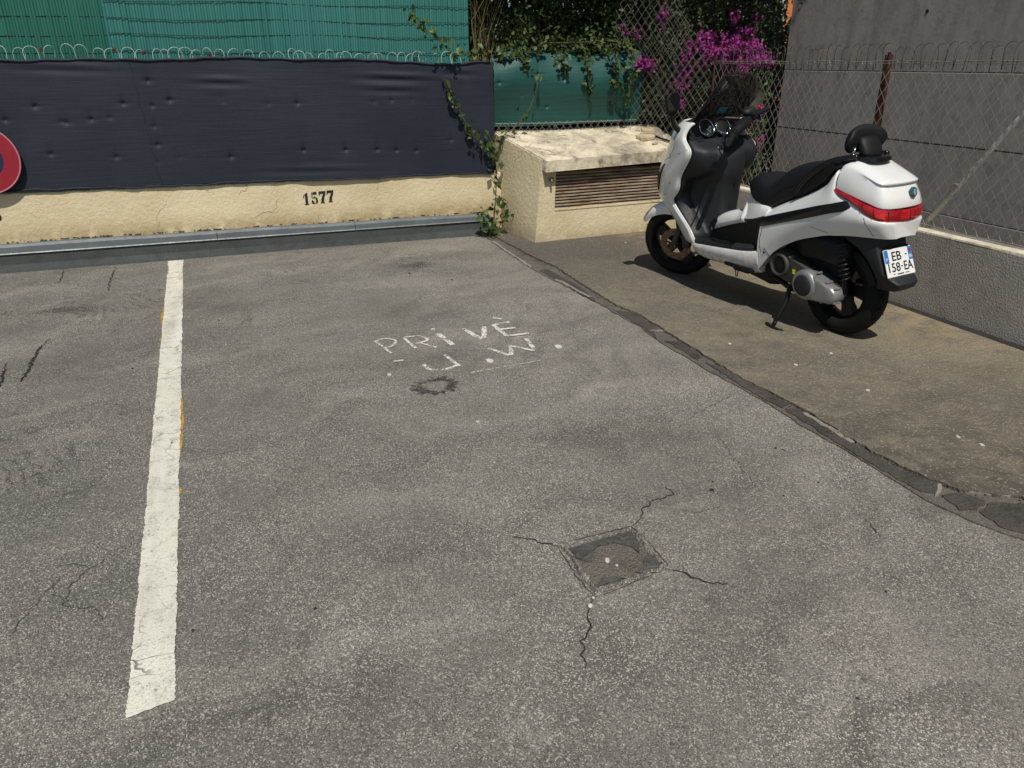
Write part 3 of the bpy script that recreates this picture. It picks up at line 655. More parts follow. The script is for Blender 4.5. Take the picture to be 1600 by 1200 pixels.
# ---- black screen
DIM = [(-1.16,1.2),(-1.37,1.11),(-1.01,1.09),(-.98,1.08),(-.81,1.1),(-.68,1.11),(-.37,1.37),(-.37,1.19),(-.57,1.21),(-.24,1.23),(.14,1.24),(.15,1.21),(-.38,1.04),(-.38,.9),(-.4,.77),(-1.13,.86),(-.69,.82),(-.24,.8),(.15,.79),(.49,1.19),(.72,1.19),(1.35,1.19),(1.5,1.2),(1.68,1.2),(2.01,1.19),(.73,.82),(1.08,.81),(1.35,.8),(1.52,.79),(1.7,.78),(2.02,.86)]
def cloth(name, mat, x0, x1, zt, zb, y, nx, nz, dims, wr, seed, parent=None, bulge=0):
    rs = np.random.default_rng(seed); xs = np.linspace(x0, x1, nx); P = np.zeros((nz, nx, 3))
    ph = rs.uniform(0, 6.28, 12)
    for j in range(nz):
        v = j/(nz-1)
        for i in range(nx):
            x = xs[i]; a = zb(x); b = zt(x); z = a+(b-a)*v
            d = wr*(.5*math.sin(2.3*x+ph[0]+1.5*z)+.35*math.sin(5.1*x+ph[1]-4*z)+.22*math.sin(9.3*z+ph[2]+1.1*x)+.16*math.sin(15*z+ph[3]-2.0*x)*math.sin(1.7*x+ph[4]))
            d += wr*.8*max(0, v-.8)*5*(.5*math.sin(7*x+ph[5])+.5*math.sin(16.7*x+ph[6])*.5)
            P[j, i] = (x, y-d-bulge*math.sin(math.pi*v**1.5)+bulge*.5*v*v, z)
    if nx > 600:      # a few slack folds
        for fx_, fz_, sx_, a_ in ((1.55, 1.38, .28, .010), (1.5, 1.29, .22, .007), (.15, 1.36, .18, .008), (-.9, 1.46, .3, .006), (2.1, 1.42, .15, .008), (.8, .66, .4, .005)):
            P[:, :, 1] -= a_*np.exp(-((P[:, :, 0]-fx_)/sx_)**2)*np.sin((P[:, :, 2]-fz_+.04*(P[:, :, 0]-fx_))*70)*np.exp(-((P[:, :, 2]-fz_)/.05)**2)
    for dx, dz in dims:
        X = P[:, :, 0]-dx; Z = P[:, :, 2]-dz; r2 = X*X+Z*Z
        kk = .25+.75*abs(math.sin(dx*37+dz*11)); P[:, :, 1] += kk*(.017*np.exp(-r2/(2*.011**2))+.004*np.exp(-(X*X/(2*.012**2)+(Z-.03)**2/(2*.022**2)))+.0035*np.exp(-(X*X/(2*.045**2)+Z*Z/(2*.006**2))))
    m = MB(); V = P.reshape(-1, 3).tolist(); F = [(j*nx+i, j*nx+i+1, (j+1)*nx+i+1, (j+1)*nx+i) for j in range(nz-1) for i in range(nx-1)]
    m.add(V, F); return m.build(name, mat, parent, smooth=True, fix=False, solid=.002), P
ztf = lambda x: 1.522-.012*(x+1.3)/3+.010*math.sin(2.1*x+.6)+.006*math.sin(6.3*x)-(.03 if .0 < 0 else 0)-.022*math.exp(-((x-2.05)/.22)**2)
zbf = lambda x: .602-.0117*(x+1.5)+.006*math.sin(4.1*x)+.003*math.sin(13*x)
bs = empty('black_screen', (0.5, 6.78, .6)); tag(bs, 'black woven shade cloth hung along the back fence', 'screen'); bs.location = (0, 0, 0)
c1, P1 = cloth('shade_cloth', M['cloth'], -4.4, 2.43, ztf, zbf, 6.785, 640, 90, DIM, .0075, 5, bs, bulge=.004)
# rolled hems
for row, rad, zz in ((-1, .010, .002), (0, .007, .0)):
    m = MB(); m.tube([(p[0], p[1]-.003, p[2]+zz+.003*math.sin(p[0]*23)) for p in P1[row, ::4]], rad, 6, rs=[rad*(.7+.5*abs(math.sin(i*.9+i*i*.13))) for i in range(len(P1[row, ::4]))])
    m.build('hem', M['cloth'], bs, smooth=True)
m = MB(); jx = [i for i in range(640) if abs(P1[0, i, 0]+.40) < .008][0]
m.tube([(P1[j, jx, 0]+.008*math.sin(j*.4)-.0022*j*.4, P1[j, jx, 1]-.002, P1[j, jx, 2]) for j in range(0, 90, 2)], .0025, 5); m.build('seam', M['cloth'], bs)

# ---- green reed screens
def reed_screen(x0, x1, y, mat, label, seed, ztop=2.75):
    t_ = empty('reed_screen', (x0, y, .6)); tag(t_, label, 'screen'); t_.location = (0, 0, 0)
    rr = random.Random(seed); m = MB(); pitch = .0205; n = int((x1-x0)/pitch)
    for i in range(n):
        x = x0+i*pitch+rr.uniform(-.001, .001); yy = y+rr.uniform(-.003, .003)+.006*math.sin(x*3+seed); tl = rr.uniform(-.006, .006)
        r_ = .0116
        ring = [(math.cos(a)*r_, -math.sin(a)*r_*.75) for a in np.linspace(math.pi, 0, 6)]+[(0, .003)]
        zb_, zt_ = .62, ztop+rr.uniform(-.02, .02)
        m.loft([[(x+a, yy+b, zb_) for a, b in ring], [(x+tl*.4+a, yy+b, zt_) for a, b in ring]], cap=False)
    tag(m.build('reed_slats', mat, t_, auto=40), kind='stuff')
    for k in range(17):
        z = .70+k*.124+rr.uniform(-.01, .01)
        m = MB(); m.tube([(x0+(x1-x0)*i/24, y-.012+rr.uniform(-.001, .001), z+.008*math.sin(i*.5+k)+rr.uniform(-.002, .002)) for i in range(25)], .0024, 5); m.build('binding_thread', M['thread'], t_)
    return t_
reed_screen(-4.6, -.42, 7.06, M['reed_a'], 'greener reed screen at the far left above the black cloth', 1)
reed_screen(-.60, 2.292, 7.02, M['reed_b'], 'blue-green reed screen ending beside the hedge', 2)

# ---- green net beside it
ztn = lambda x: 1.565+.03*math.sin(5*x+1)+.05*math.exp(-((x-3.2)/.18)**2)-.04*math.exp(-((x-2.45)/.15)**2)+.03*math.exp(-((x-2.75)/.1)**2)
zbn = lambda x: .965+.008*math.sin(4*x)
gnt = empty('green_net', (3.1, 6.84, .97)); tag(gnt, 'dark green shade net hung above the vent box', 'net'); gnt.location = (0, 0, 0)
c2, P2 = cloth('shade_net', M['net'], 2.425, 3.95, ztn, zbn, 6.83, 200, 80, [(2.47,1.33),(2.95,1.12),(3.38,1.18),(3.62,1.15),(2.70,1.22),(2.85,1.40),(3.1,1.35)], .034, 9, gnt, bulge=.075)
m = MB(); m.tube([(p[0], p[1]-.002, p[2]) for p in P2[0, ::4]], .006, 6); m.build('hem', M['net'], gnt, smooth=True)
m = MB(); m.tube([(p[0], p[1], p[2]+.004*math.sin(p[0]*31)) for p in P2[-1, ::4]], .007, 6); m.build('hem', M['net'], gnt, smooth=True)

# ================================================================== CHAIN LINK
def chain(m, org, u, v, Wd, H, dw, dh, r_, nrm, seed, top=None, bot=None, fray=0, amp=0):
    """zigzag wires running up the panel, woven into each other"""
    rr = random.Random(seed); u = Vector(u).normalized(); v = Vector(v).normalized(); nrm = Vector(nrm).normalized(); org = Vector(org)
    n = int(Wd/(dw/2))
    for i in range(n):
        x = i*dw/2; pts = []; zt = top(x) if top else H; zb = bot(x) if bot else 0
        zt += rr.uniform(-fray, fray); k = int(math.floor(zb/(dh/2)))
        while k*dh/2 <= zt:
            s = 1 if (k+i) % 2 == 0 else -1
            off = amp*math.sin(x*2.1+k*.23+seed)
            pts.append(org+u*(x+s*dw/4+rr.uniform(-.0016, .0016))+v*(k*dh/2)+nrm*(s*r_*.9+off)); k += 1
        if len(pts) > 1: m.tube(pts, r_, 4, cap=False)
    return m
# right fence on the low wall
lw = empty('low_wall', (4.25, 3, 0)); tag(lw, 'low grey roughcast wall on the right with a cream coping', 'wall'); lw.location = (0, 0, 0)
rings = []; rr = random.Random(8)
for i in range(60):
    y = -3+9.15*i/59; j = rr.uniform(-.003, .003)
    rings.append([(4.152, y, -.05), (4.152, y, .500+j), (4.157, y, .505+j), (4.34, y, .505), (4.34, y, -.05)])
m = MB(); m.loft(rings); m.build('wall_body', M['low_wall'], lw)
rings = []
for i in range(60):
    y = -3+9.15*i/59; j = rr.uniform(-.004, .004)
    rings.append([(4.153+j*.6, y, .503), (4.155+j*.6, y, .513), (4.235+j*2, y, .515), (4.24+j*2, y, .503)])
m = MB(); m.loft(rings); m.build('coping', M['cap'], lw)
m = MB(); m.box((4.10, 2.0, .014), (4.153, 5.9, .0175)); m.xf(lambda p: Vector((p.x+(.03*math.sin(p.y*9) if p.x < 4.12 else 0), p.y, p.z)))
m.build('joint_strip', M['crack'], lw)  # dark wavy-edged strip along the foot of the wall

rf = empty('chain_link_fence', (4.25, 4, .51)); tag(rf, 'rusting chain link fence with looped top on the low right wall', 'fence'); rf.location = (0, 0, 0)
FX = 4.255
m = MB(); chain(m, (FX, 2.2, .525), (0, 1, 0), (0, 0, 1), 3.95, .98, .078, .098, .0021, (1, 0, 0), 4, amp=.006)
m.build('wire_mesh', M['galv'], rf, smooth=True)
for z, a in ((1.505, .0028), (1.490, .0022), (.530, .0034)):
    m = MB(); m.tube([(FX-.006, 2.0+4.15*i/30, z+.004*math.sin(i*1.3+z*9)) for i in range(31)], a, 5); m.build('line_wire', M['galv'], rf, smooth=True)
lp = MB(); hw = .048; pts = [(0, -hw*.9, -.06), (0, -hw, .03)]+[(0, -hw*math.cos(a), .05+hw*math.sin(a)) for a in np.linspace(.15, math.pi-.15, 9)]+[(0, hw, .03), (0, hw*.9, -.06)]
lp.tube(pts, .0022, 5); lpo = lp.build('wire_loop', M['darkwire'], rf, smooth=True); y = 2.6; k = 0
while y < 6.05:
    o = lpo if k == 0 else lpo.copy()
    if k: COL.objects.link(o); o.parent = rf
    o.location = (FX+rr.uniform(-.004, .004), y, 1.512+rr.uniform(-.008, .006)); o.rotation_euler = (rr.uniform(-.08, .08), rr.uniform(-.15, .15), rr.uniform(-.3, .3)); o.scale = (1, rr.uniform(.85, 1.15), rr.uniform(.8, 1.08))
    y += .078; k += 1
# rusty angle iron post and brace
m = MB(); m.box((4.275, 4.185, .45), (4.280, 4.222, 1.545)); m.box((4.2802, 4.185, .45), (4.312, 4.190, 1.545)); m.build('rusty_post', M['rust'], rf)
m = MB(); m.tube([(4.275, 4.20, 1.545), (4.26, 4.17, 1.56), (4.25, 4.15, 1.548)], .006, 6); m.build('post_hook', M['rust'], rf)
m = MB(); m.tube([(4.285, 2.35, 1.30+.0*1+.50*0+ (3.117-2.35)*1.31), (4.285, 3.117, 1.303), (4.285, 3.30, 1.035), (4.285, 3.472, .783), (4.285, 3.66, .515)], .015, 10); m.build('diagonal_brace', M['brace'], rf, smooth=True)
m = MB(); stone(m, 4.265, 3.472, .80, .016, .02, .018, 4); m.build('brace_clamp', M['galv'], rf)

# corner mesh: the fence turns behind the vent box, two slack layers
cf = empty('corner_mesh', (4.0, 6.5, .9)); tag(cf, 'slack galvanised chain link sagging across the corner before the bougainvillea', 'fence'); cf.location = (0, 0, 0)
d = Vector((3.72, 6.98, 0))-Vector((4.26, 6.12, 0)); Lc = d.length
m = MB(); chain(m, (4.255, 6.10, .52), d, (0, .02, 1), Lc, 1.0, .078, .098, .0017, (-.8, -.5, 0), 6, top=lambda x: 1.0+.0*x+.72*min(1, max(0, x)/.55)-.62*max(0, x-.6), fray=.06, amp=.03)
m.build('wire_mesh', M['galv'], cf, smooth=True)
m = MB(); chain(m, (4.27, 6.16, .50), d+Vector((.12, -.02, 0)), (.03, .05, 1), Lc*.92, 1.0, .082, .104, .0015, (-.8, -.5, 0), 16, top=lambda x: 1.05+.45*min(1, max(0, x)/.4)-.3*max(0, x-.6), fray=.08, amp=.03)
m.build('second_mesh', M['galv'], cf, smooth=True)
m = MB(); chain(m, (2.46, 6.800, .86), (1, 0, 0), (0, 0, 1), 1.42, .14, .072, .09, .0026, (0, -1, 0), 8, amp=.004)
m.build('lower_mesh', M['galv'], cf, smooth=True)
m = MB(); m.tube([(4.255, 6.10, .5), (4.255, 6.10, 1.55)], .012, 8); m.build('post', M['rust'], cf)
m = MB(); m.tube([(2.44, 6.806, .985), (3.0, 6.800, .978), (3.9, 6.806, .985)], .004, 6); m.build('line_wire', M['galv'], cf)

# ---- tall wall
tw = empty('tall_wall', (5.1, 4, 0)); tag(tw, 'tall dark grey concrete wall behind the right fence', 'wall'); tw.location = (0, 0, 0)
zj = [-.1, .46, .945, 1.435, 3.4]
for i in range(4):
    m = MB(); m.box((5.0+(.002 if i % 2 else 0), -4, zj[i]), (5.3, 6.09, zj[i+1]-.005)); m.build('concrete_lift', M['tall_wall'], tw, bevel=.004)
for i in range(1, 4):
    m = MB(); m.box((5.012, -4, zj[i]-.005), (5.29, 6.085, zj[i])); m.build('lift_joint', M['void'], tw)
m = MB(); m.tube([(4.9985, 4.62, 1.84), (5.01, 4.62, 1.84)], .014, 8); m.build('tie_hole', M['void'], tw)

# ================================================================== VENT BOX
vb = empty('vent_box', (3.3, 6.5, 0)); tag(vb, 'cream rendered concrete vent box with louvred front and weathered sloping top', 'vent box'); vb.location = (0, 0, 0)
FL = Vector((2.592, 6.185)); FRt = Vector((4.15, 6.300)); fd = (FRt-FL).normalized(); fnv = Vector((fd.y, -fd.x))
def fp(s, z, out=0):   # point on the front face: s metres from its left corner
    q = FL+fd*s+fnv*out; return (q.x+.055*z*(1-min(1, s/.3)), q.y, z)
LF = (FRt-FL).length
BLb = (2.532, 6.862); m = MB()
z0, z1, s0, s1, zt = .296, .622, .185, 1.40, .66
def quadprism(a, b, c, d_, back):   # front quad with depth
    V = [a, b, c, d_]+[(p[0]-fnv.x*back, p[1]-fnv.y*back, p[2]) for p in (a, b, c, d_)]
    return V, [(0,1,2,3), (7,6,5,4), (0,4,5,1), (1,5,6,2), (2,6,7,3), (3,7,4,0)]
def patch(m, sa, sb, za, zb_, back=.12): m.add(*quadprism(fp(sa, za), fp(sb, za), fp(sb, zb_), fp(sa, zb_), back))
patch(m, 0, LF, -.05, z0); m.build('front_lower', M['cream_box'], vb)
m = MB(); patch(m, 0, s0, z0, zt); m.build('front_jamb', M['cream_box'], vb)
m = MB(); patch(m, s1, LF, z0, zt); m.build('front_jamb', M['cream_box'], vb)
qs = [Vector(fp(0, -.05)), Vector((BLb[0], BLb[1], -.05)), Vector((2.449, 6.862, .905)), Vector((2.640, 6.160, .728))]
m = MB(); V = []; F = []; ng = 12
for j in range(ng+1):
    for i in range(ng+1):
        u, v = i/ng, j/ng; V.append(tuple(qs[0]*(1-u)*(1-v)+qs[1]*u*(1-v)+qs[2]*u*v+qs[3]*(1-u)*v+Vector((-.0006, .0008, 0))))
for j in range(ng):
    for i in range(ng): F.append((j*(ng+1)+i, j*(ng+1)+i+1, (j+1)*(ng+1)+i+1, (j+1)*(ng+1)+i))
m.add(V, F); o = m.build('side_wall', M['cream_box'], vb, fix=False); md = o.modifiers.new('solid', 'SOLIDIFY'); md.thickness = .05; md.offset = 1
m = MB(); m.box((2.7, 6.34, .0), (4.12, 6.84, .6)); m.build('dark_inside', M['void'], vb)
# sill under the louvre
m = MB(); m.add(*quadprism(fp(s0, z0-.012, .006), fp(s1, z0-.012, .006), fp(s1, z0+.006, .006), fp(s0, z0+.006, .006), .05)); m.build('louvre_sill', M['cream_box'], vb)
ns = 12; ph = (z1-z0)/ns
for i in range(ns):
    z = z0+ph*(i+.15)
    a = fp(s0+.002, z, -.004); b = fp(s1-.002, z, -.004); c = fp(s1-.002, z+ph*.62, -.042); d_ = fp(s0+.002, z+ph*.62, -.042)
    th = .0035; nn = Vector((fnv.x*.6, fnv.y*.6, .8))*th
    V = [a, b, c, d_]+[tuple(Vector(p)+nn) for p in (a, b, c, d_)]
    m = MB(); m.add(V, [(3,2,1,0), (4,5,6,7), (0,1,5,4), (1,2,6,5), (2,3,7,6), (3,0,4,7)])
    lip = [tuple(Vector(p)+Vector((fnv.x*.002, fnv.y*.002, dz))) for p, dz in ((a, -.006), (b, -.006), (b, .004), (a, .004))]
    m.add(*quadprism(*lip, .003)); m.build('louvre_slat', M['rust_slat'], vb)
# sloping top slab
sf = [(2.655, 6.105, .632), (4.14, 6.230, .664), (4.145, 6.90, .845), (2.455, 6.885, .835)]
st_ = [(2.655, 6.105, .728), (4.14, 6.230, .764), (4.145, 6.90, .935), (2.455, 6.885, .925)]
m = MB(); nx, ny = 40, 16; rr = random.Random(4); V = []; F = []
def bil(q, u, v): return Vector(q[0])*(1-u)*(1-v)+Vector(q[1])*u*(1-v)+Vector(q[2])*u*v+Vector(q[3])*(1-u)*v
for j in range(ny+1):
    for i in range(nx+1):
        p = bil(st_, i/nx, j/ny); e = (j == 0 or i == 0); V.append((p.x+(rr.uniform(0, .006) if i == 0 else 0), p.y+(rr.uniform(0, .007) if j == 0 else 0), p.z+rr.uniform(-.003, .003)-(.003 if e else 0)))
for j in range(ny):
    for i in range(nx): F.append((j*(nx+1)+i, j*(nx+1)+i+1, (j+1)*(nx+1)+i+1, (j+1)*(nx+1)+i))
nb = len(V)
for i in range(nx+1): V.append(tuple(bil(sf, i/nx, 0)+Vector((0, rr.uniform(0, .004), 0))))
for i in range(nx): F.append((i, nb+i, nb+i+1, i+1))
nb2 = len(V)
for j in range(ny+1): V.append(tuple(bil(sf, 0, j/ny)))
for j in range(ny): F.append((j*(nx+1), (j+1)*(nx+1), nb2+j+1, nb2+j))
V += [tuple(bil(sf, 0, 0)), tuple(bil(sf, 1, 0)), tuple(bil(sf, 1, 1)), tuple(bil(sf, 0, 1))]; q = len(V); F.append((q-1, q-2, q-3, q-4))
m.add(V, F); m.build('top_slab', M['slab_top'], vb)
# tap on the jamb
m = MB(); p = Vector(fp(.115, .555)); f3 = Vector((fnv.x, fnv.y, 0))
m.tube([p, p+f3*.05], .011, 10); m.tube([p+f3*.045, p+f3*.05+Vector((0, 0, -.02))], .009, 8); m.tube([p+f3*.035+Vector((-.022, 0, .018)), p+f3*.035+Vector((.022, 0, .018))], .006, 8)
m.tube([p+f3*.035, p+f3*.035+Vector((0, 0, .018))], .006, 8)
tap = tag(m.build('tap', M['brass'], smooth=True), 'small metal tap on the left jamb of the vent box', 'tap')
# broken tiles lying on top
def slabz(x, y):
    u = (x-2.6)/1.52; v = (y-(6.105+.08*u))/(6.89-6.105-.08*u); return (.728+.036*u)*(1-v)+(.925+.01*u)*v
for i, (x, y, sx, sy, hz, rot, lb) in enumerate([(3.84, 6.50, .10, .055, .030, .25, 'flat broken tile lying on the vent box top'), (3.90, 6.57, .066, .048, .034, -.2, 'smaller broken tile resting on the flat tile'), (3.86, 6.36, .034, .014, .008, .2, 'thin shard in front of the broken tiles on the vent box')]):
    m = MB(); rr = random.Random(60+i); n = 11
    pl_ = [(sx*(1 if abs(math.cos(a)) > .6 else .85)*rr.uniform(.82, 1.08)*math.copysign(abs(math.cos(a))**.5, math.cos(a)), sy*rr.uniform(.82, 1.08)*math.copysign(abs(math.sin(a))**.5, math.sin(a))) for a in np.linspace(0, 2*math.pi, n+1)[:-1]]
    zb_ = slabz(x, y)-.002+(.034 if i == 1 else 0)
    V = []
    for lv in (0, 1):
        for a, b in pl_:
            X = x+a*math.cos(rot)-b*math.sin(rot); Y = y+a*math.sin(rot)+b*math.cos(rot)
            V.append((X, Y, zb_+(slabz(X, Y)-slabz(x, y))+lv*hz+rr.uniform(-.002, .003)))
    m.add(V, [tuple(range(n))[::-1], tuple(range(n, 2*n))]+[(k, (k+1) % n, n+(k+1) % n, n+k) for k in range(n)])
    tag(m.build('broken_tile', M['debris'], bevel=.003), lb, 'tile', 'broken tiles on the vent box')
m = MB(); m.tube([(3.92, 6.52, slabz(3.92, 6.52)+.02), (3.99, 6.42, slabz(3.99, 6.42)+.012), (4.06, 6.33, slabz(4.06, 6.33)+.01), (4.12, 6.29, slabz(4.12, 6.29)+.01)], .010, 8)
tag(m.build('cable_end', M['plastic'], smooth=True), 'black cable end lying beside the broken tiles', 'cable')

# ---- no parking sign at the frame edge
sg = empty('round_sign', (-1.575, 6.735, .04)); tag(sg, 'round red-rimmed blue no-parking sign cut by the left edge', 'sign')
m = MB(); m.lathe([(0, -.004), (.245, -.004), (.248, 0), (.245, .003), (0, .003)], (0, 0, .80), (0, -1, 0), (1, 0, 0), 64); m.build('disc', M['sign_blue'], sg)
m = MB(); m.lathe([(.140, .0035), (.142, .0055), (.236, .0055), (.238, .0035)], (0, 0, .80), (0, -1, 0), (1, 0, 0), 64, closed=True); m.build('red_ring', M['sign_red'], sg)
m = MB(); m.lathe([(.238, .003), (.239, .006), (.249, .006), (.2495, -.004), (.246, -.005)], (0, 0, .80), (0, -1, 0), (1, 0, 0), 64); m.build('rolled_edge', M['sign_edge'], sg, smooth=True)
m = MB(); m.box((-.03, -.0052, -.155), (.03, -.0038, .155)); m.xf(lambda p: Matrix.Rotation(R(45), 3, 'Y') @ p + Vector((0, 0, .80))); m.build('red_bar', M['sign_red'], sg)
m = MB(); m.box((-.02, .005, .66), (.02, .06, .70)); m.box((-.02, .005, .90), (.02, .06, .94)); m.build('bracket', M['galv'], sg)

# ================================================================== PLANTS
def leaves(C, S, rs, up=.35, fwd=(0, -1, 0), fw=.3, aspect=.55, fold=.25):
    """C: centres (n,3), S: lengths. One folded pointed leaf (4 triangles) each."""
    n = len(C); d = rs.normal(size=(n, 3)); d[:, 2] -= .5; d /= np.linalg.norm(d, axis=1)[:, None]
    nr = rs.normal(size=(n, 3))+np.array([0, 0, up*3])+np.array(fwd)*fw*3
    s = np.cross(d, nr); s /= np.linalg.norm(s, axis=1)[:, None]+1e-9; nn = np.cross(s, d)
    S = S[:, None]; w_ = S*aspect*.5
    a = C-d*S*.5; t_ = C+d*S*.5; m_ = C+d*S*.05; l = C-d*S*.08+s*w_+nn*S*fold*.5; r = C-d*S*.08-s*w_+nn*S*fold*.5
    V = np.stack([a, l, m_, r, t_], 1).reshape(-1, 3); b = (np.arange(n)*5)[:, None]
    F = np.concatenate([b+np.array([[0, 2, 1]]), b+np.array([[0, 3, 2]]), b+np.array([[1, 2, 4]]), b+np.array([[2, 3, 4]])], 0)
    return V, F
def np_mesh(name, V, F, mat, parent=None, kind='stuff'):
    me = bpy.data.meshes.new(name); k = F.shape[1]
    me.vertices.add(len(V)); me.vertices.foreach_set('co', V.astype(np.float32).ravel())
    me.loops.add(F.size); me.loops.foreach_set('vertex_index', F.astype(np.int32).ravel())
    me.polygons.add(len(F)); me.polygons.foreach_set('loop_start', np.arange(0, F.size, k, dtype=np.int32))
    try: me.polygons.foreach_set('loop_total', np.full(len(F), k, dtype=np.int32))
    except Exception: pass
    me.update(calc_edges=True); me.validate()
    me.materials.append(mat); o = bpy.data.objects.new(name, me); COL.objects.link(o)
    if parent: o.parent = parent
    if kind: o['kind'] = kind
    return o
def clumps(rs, n, boxes, sig, sz):
    """leaf centres gathered in clumps inside the given boxes (x0,x1,y0,y1,z0,z1,weight,clumps)"""
    C = []; tot = sum(b[6] for b in boxes)
    for x0, x1, y0, y1, z0, z1, wt, nc in boxes:
        k = int(n*wt/tot); cc = rs.uniform((x0, y0, z0), (x1, y1, z1), (nc, 3)); i = rs.integers(0, nc, k)
        C.append(cc[i]+rs.normal(size=(k, 3))*sig*rs.uniform(.5, 1.3, (k, 1)))
    C = np.concatenate(C); return C, rs.uniform(sz[0], sz[1], len(C))

rs = np.random.default_rng(21)
hd = empty('hedge', (3.2, 7.7, 0)); tag(hd, 'dense dark hedge rising behind the green net', 'hedge'); hd.location = (0, 0, 0)
C, S = clumps(rs, 66000, [(2.28, 4.3, 7.10, 7.75, 1.30, 3.1, 5, 260), (2.3, 5.2, 7.7, 9.2, .6, 3.6, 3.5, 160), (2.35, 4.4, 6.55, 7.1, 2.4, 3.2, 2.2, 120), (2.5, 3.9, 7.0, 7.15, 1.45, 1.75, .5, 40)], .085, (.028, .06))  # the overhanging box above the view is added to shade the leaves beneath
C[:, 1] = np.maximum(C[:, 1], np.where(C[:, 2] < 1.62, 6.93, 6.45)); C = C[(C[:, 0] > 2.30) | (C[:, 1] > 7.15)]; S = S[:len(C)]
V, F = leaves(C, S, rs); np_mesh('foliage', V, F, M['leaf'], hd)
C2 = rs.uniform((1.9, 8.2, .0), (7.6, 9.6, 4.6), (26000, 3)); C2 = C2[C2[:, 0]/C2[:, 1] < .80]; V, F = leaves(C2, rs.uniform(.10, .19, len(C2)), rs); np_mesh('rear_foliage', V, F, M['leaf'], hd)
for i in range(7):
    m = MB(); x = 2.5+i*.28; m.tube([(x, 7.7, 0), (x+rs.uniform(-.1, .1), 7.6, 1.0), (x+rs.uniform(-.2, .2), 7.5, 2.0), (x+rs.uniform(-.3, .3), 7.3, 2.9)], .03, 6, rs=[.035, .028, .018, .008]); m.build('trunk', M['stem'], hd)
# dry cane grasses at the left end of the hedge
m = MB()
for i in range(34):
    x = rs.uniform(2.34, 2.62); y = rs.uniform(6.98, 7.25); z = rs.uniform(1.2, 1.5)
    m.tube([(x, y, z), (x+rs.uniform(-.08, .08), y-.03, z+rs.uniform(.2, .4)), (x+rs.uniform(-.2, .2), y-.08, z+rs.uniform(.4, .75))], .003, 4, rs=[.004, .003, .001])
tag(m.build('dry_cane', M['dry'], hd), kind='stuff')

# bougainvillea behind the corner and the right fence
bg = empty('bougainvillea', (4.7, 7.0, 0)); tag(bg, 'bougainvillea with magenta blossom behind the corner fence', 'bush'); bg.location = (0, 0, 0)
C, S = clumps(rs, 84000, [(3.95, 5.9, 6.45, 7.5, .3, 2.3, 5, 320), (4.42, 4.95, 5.5, 6.6, .0, 1.3, 2.6, 120), (3.75, 4.6, 6.75, 7.4, .6, 1.7, 3, 140), (3.8, 7.3, 7.3, 9.0, .3, 3.8, 5, 260), (4.9, 6.2, 6.3, 7.4, .2, 2.4, 2.5, 160), (5.05, 5.8, 6.3, 6.95, .4, 1.80, 2.5, 160), (4.0, 5.6, 6.0, 6.9, 2.35, 3.3, 5, 200), (3.9, 5.2, 5.5, 6.3, 2.6, 3.4, 7, 240)], .10, (.03, .06))  # highest boxes are an unseen overhang, added to keep the bush dark
# stay behind the fence line and off the tall wall
okc = ((C[:, 0] > 4.32) | (C[:, 1] > 7.0-(C[:, 0]-3.72)*1.4+.12)) & ~((C[:, 0] > 4.93) & (C[:, 1] < 6.16)) & ~((C[:, 0]/C[:, 1] > .812+.026*np.minimum(1, np.maximum(0, 1.95-C[:, 2])/.15)) & (C[:, 1] > 6.1))
okc &= ~((C[:, 0] < 4.2) & (C[:, 1] < 6.95) & (C[:, 2] < 1.0))
okc &= (C[:, 0]/C[:, 1] < .80) | (C[:, 1] > 6.1)
C = C[okc]; S = S[:len(C)]
V, F = leaves(C, S, rs); np_mesh('foliage', V, F, M['leaf_dark'], bg)
def blossom(cx, cy, cz, sx, sy, sz, n):
    nc = max(2, n//40); cc = rs.normal(size=(nc, 3))*np.array([sx, sy, sz])+np.array([cx, cy, cz]); i = rs.integers(0, nc, n)
    return cc[i]+rs.normal(size=(n, 3))*.028
B = [(4.42, 6.30, 1.62, .11, .10, .09, 520), (4.42, 6.12, 1.52, .09, .08, .06, 480), (4.58, 6.16, 1.60, .12, .06, .06, 420), (4.30, 6.42, 1.62, .07, .05, .07, 300), (4.62, 5.98, 1.50, .10, .05, .03, 240),
     (4.22, 6.52, 1.35, .03, .04, .07, 340), (4.18, 6.50, 1.15, .03, .03, .06, 140), (3.93, 6.72, 1.48, .035, .02, .025, 240), (4.38, 5.60, 1.06, .02, .06, .06, 110), (4.36, 5.55, .86, .02, .04, .04, 40), (4.75, 5.75, 1.08, .06, .08, .08, 90), (3.88, 6.9, 1.75, .05, .04, .05, 70), (4.15, 6.75, 1.9, .1, .06, .08, 160), (4.4, 5.15, .75, .03, .06, .05, 70), (2.95, 7.1, 1.72, .04, .04, .04, 40), (4.9, 6.5, 1.85, .15, .1, .1, 160)]
C = np.concatenate([blossom(*b) for b in B]); C[:, 0] = np.where(C[:, 1] < 6.1, np.maximum(C[:, 0], 4.30), C[:, 0])
C = C[(C[:, 0]/C[:, 1] < .812)]
V, F = leaves(C, rs.uniform(.022, .036, len(C)), rs, up=.5, fw=.5, aspect=.85, fold=.35); np_mesh('blossom', V, F, M['bract'], bg)
for i in range(12):
    m = MB(); x = rs.uniform(4.3, 5.2); y = rs.uniform(7.0, 7.4); m.tube([(x, y, .1), (x+rs.uniform(-.15, .15), y-.1, .8), (x+rs.uniform(-.3, .3), y-rs.uniform(.1, .4), 1.5), (x+rs.uniform(-.4, .4), y-rs.uniform(.1, .4), 2.2)], .01, 6, rs=[.018, .013, .008, .003]); m.build('branch', M['stem'], bg)
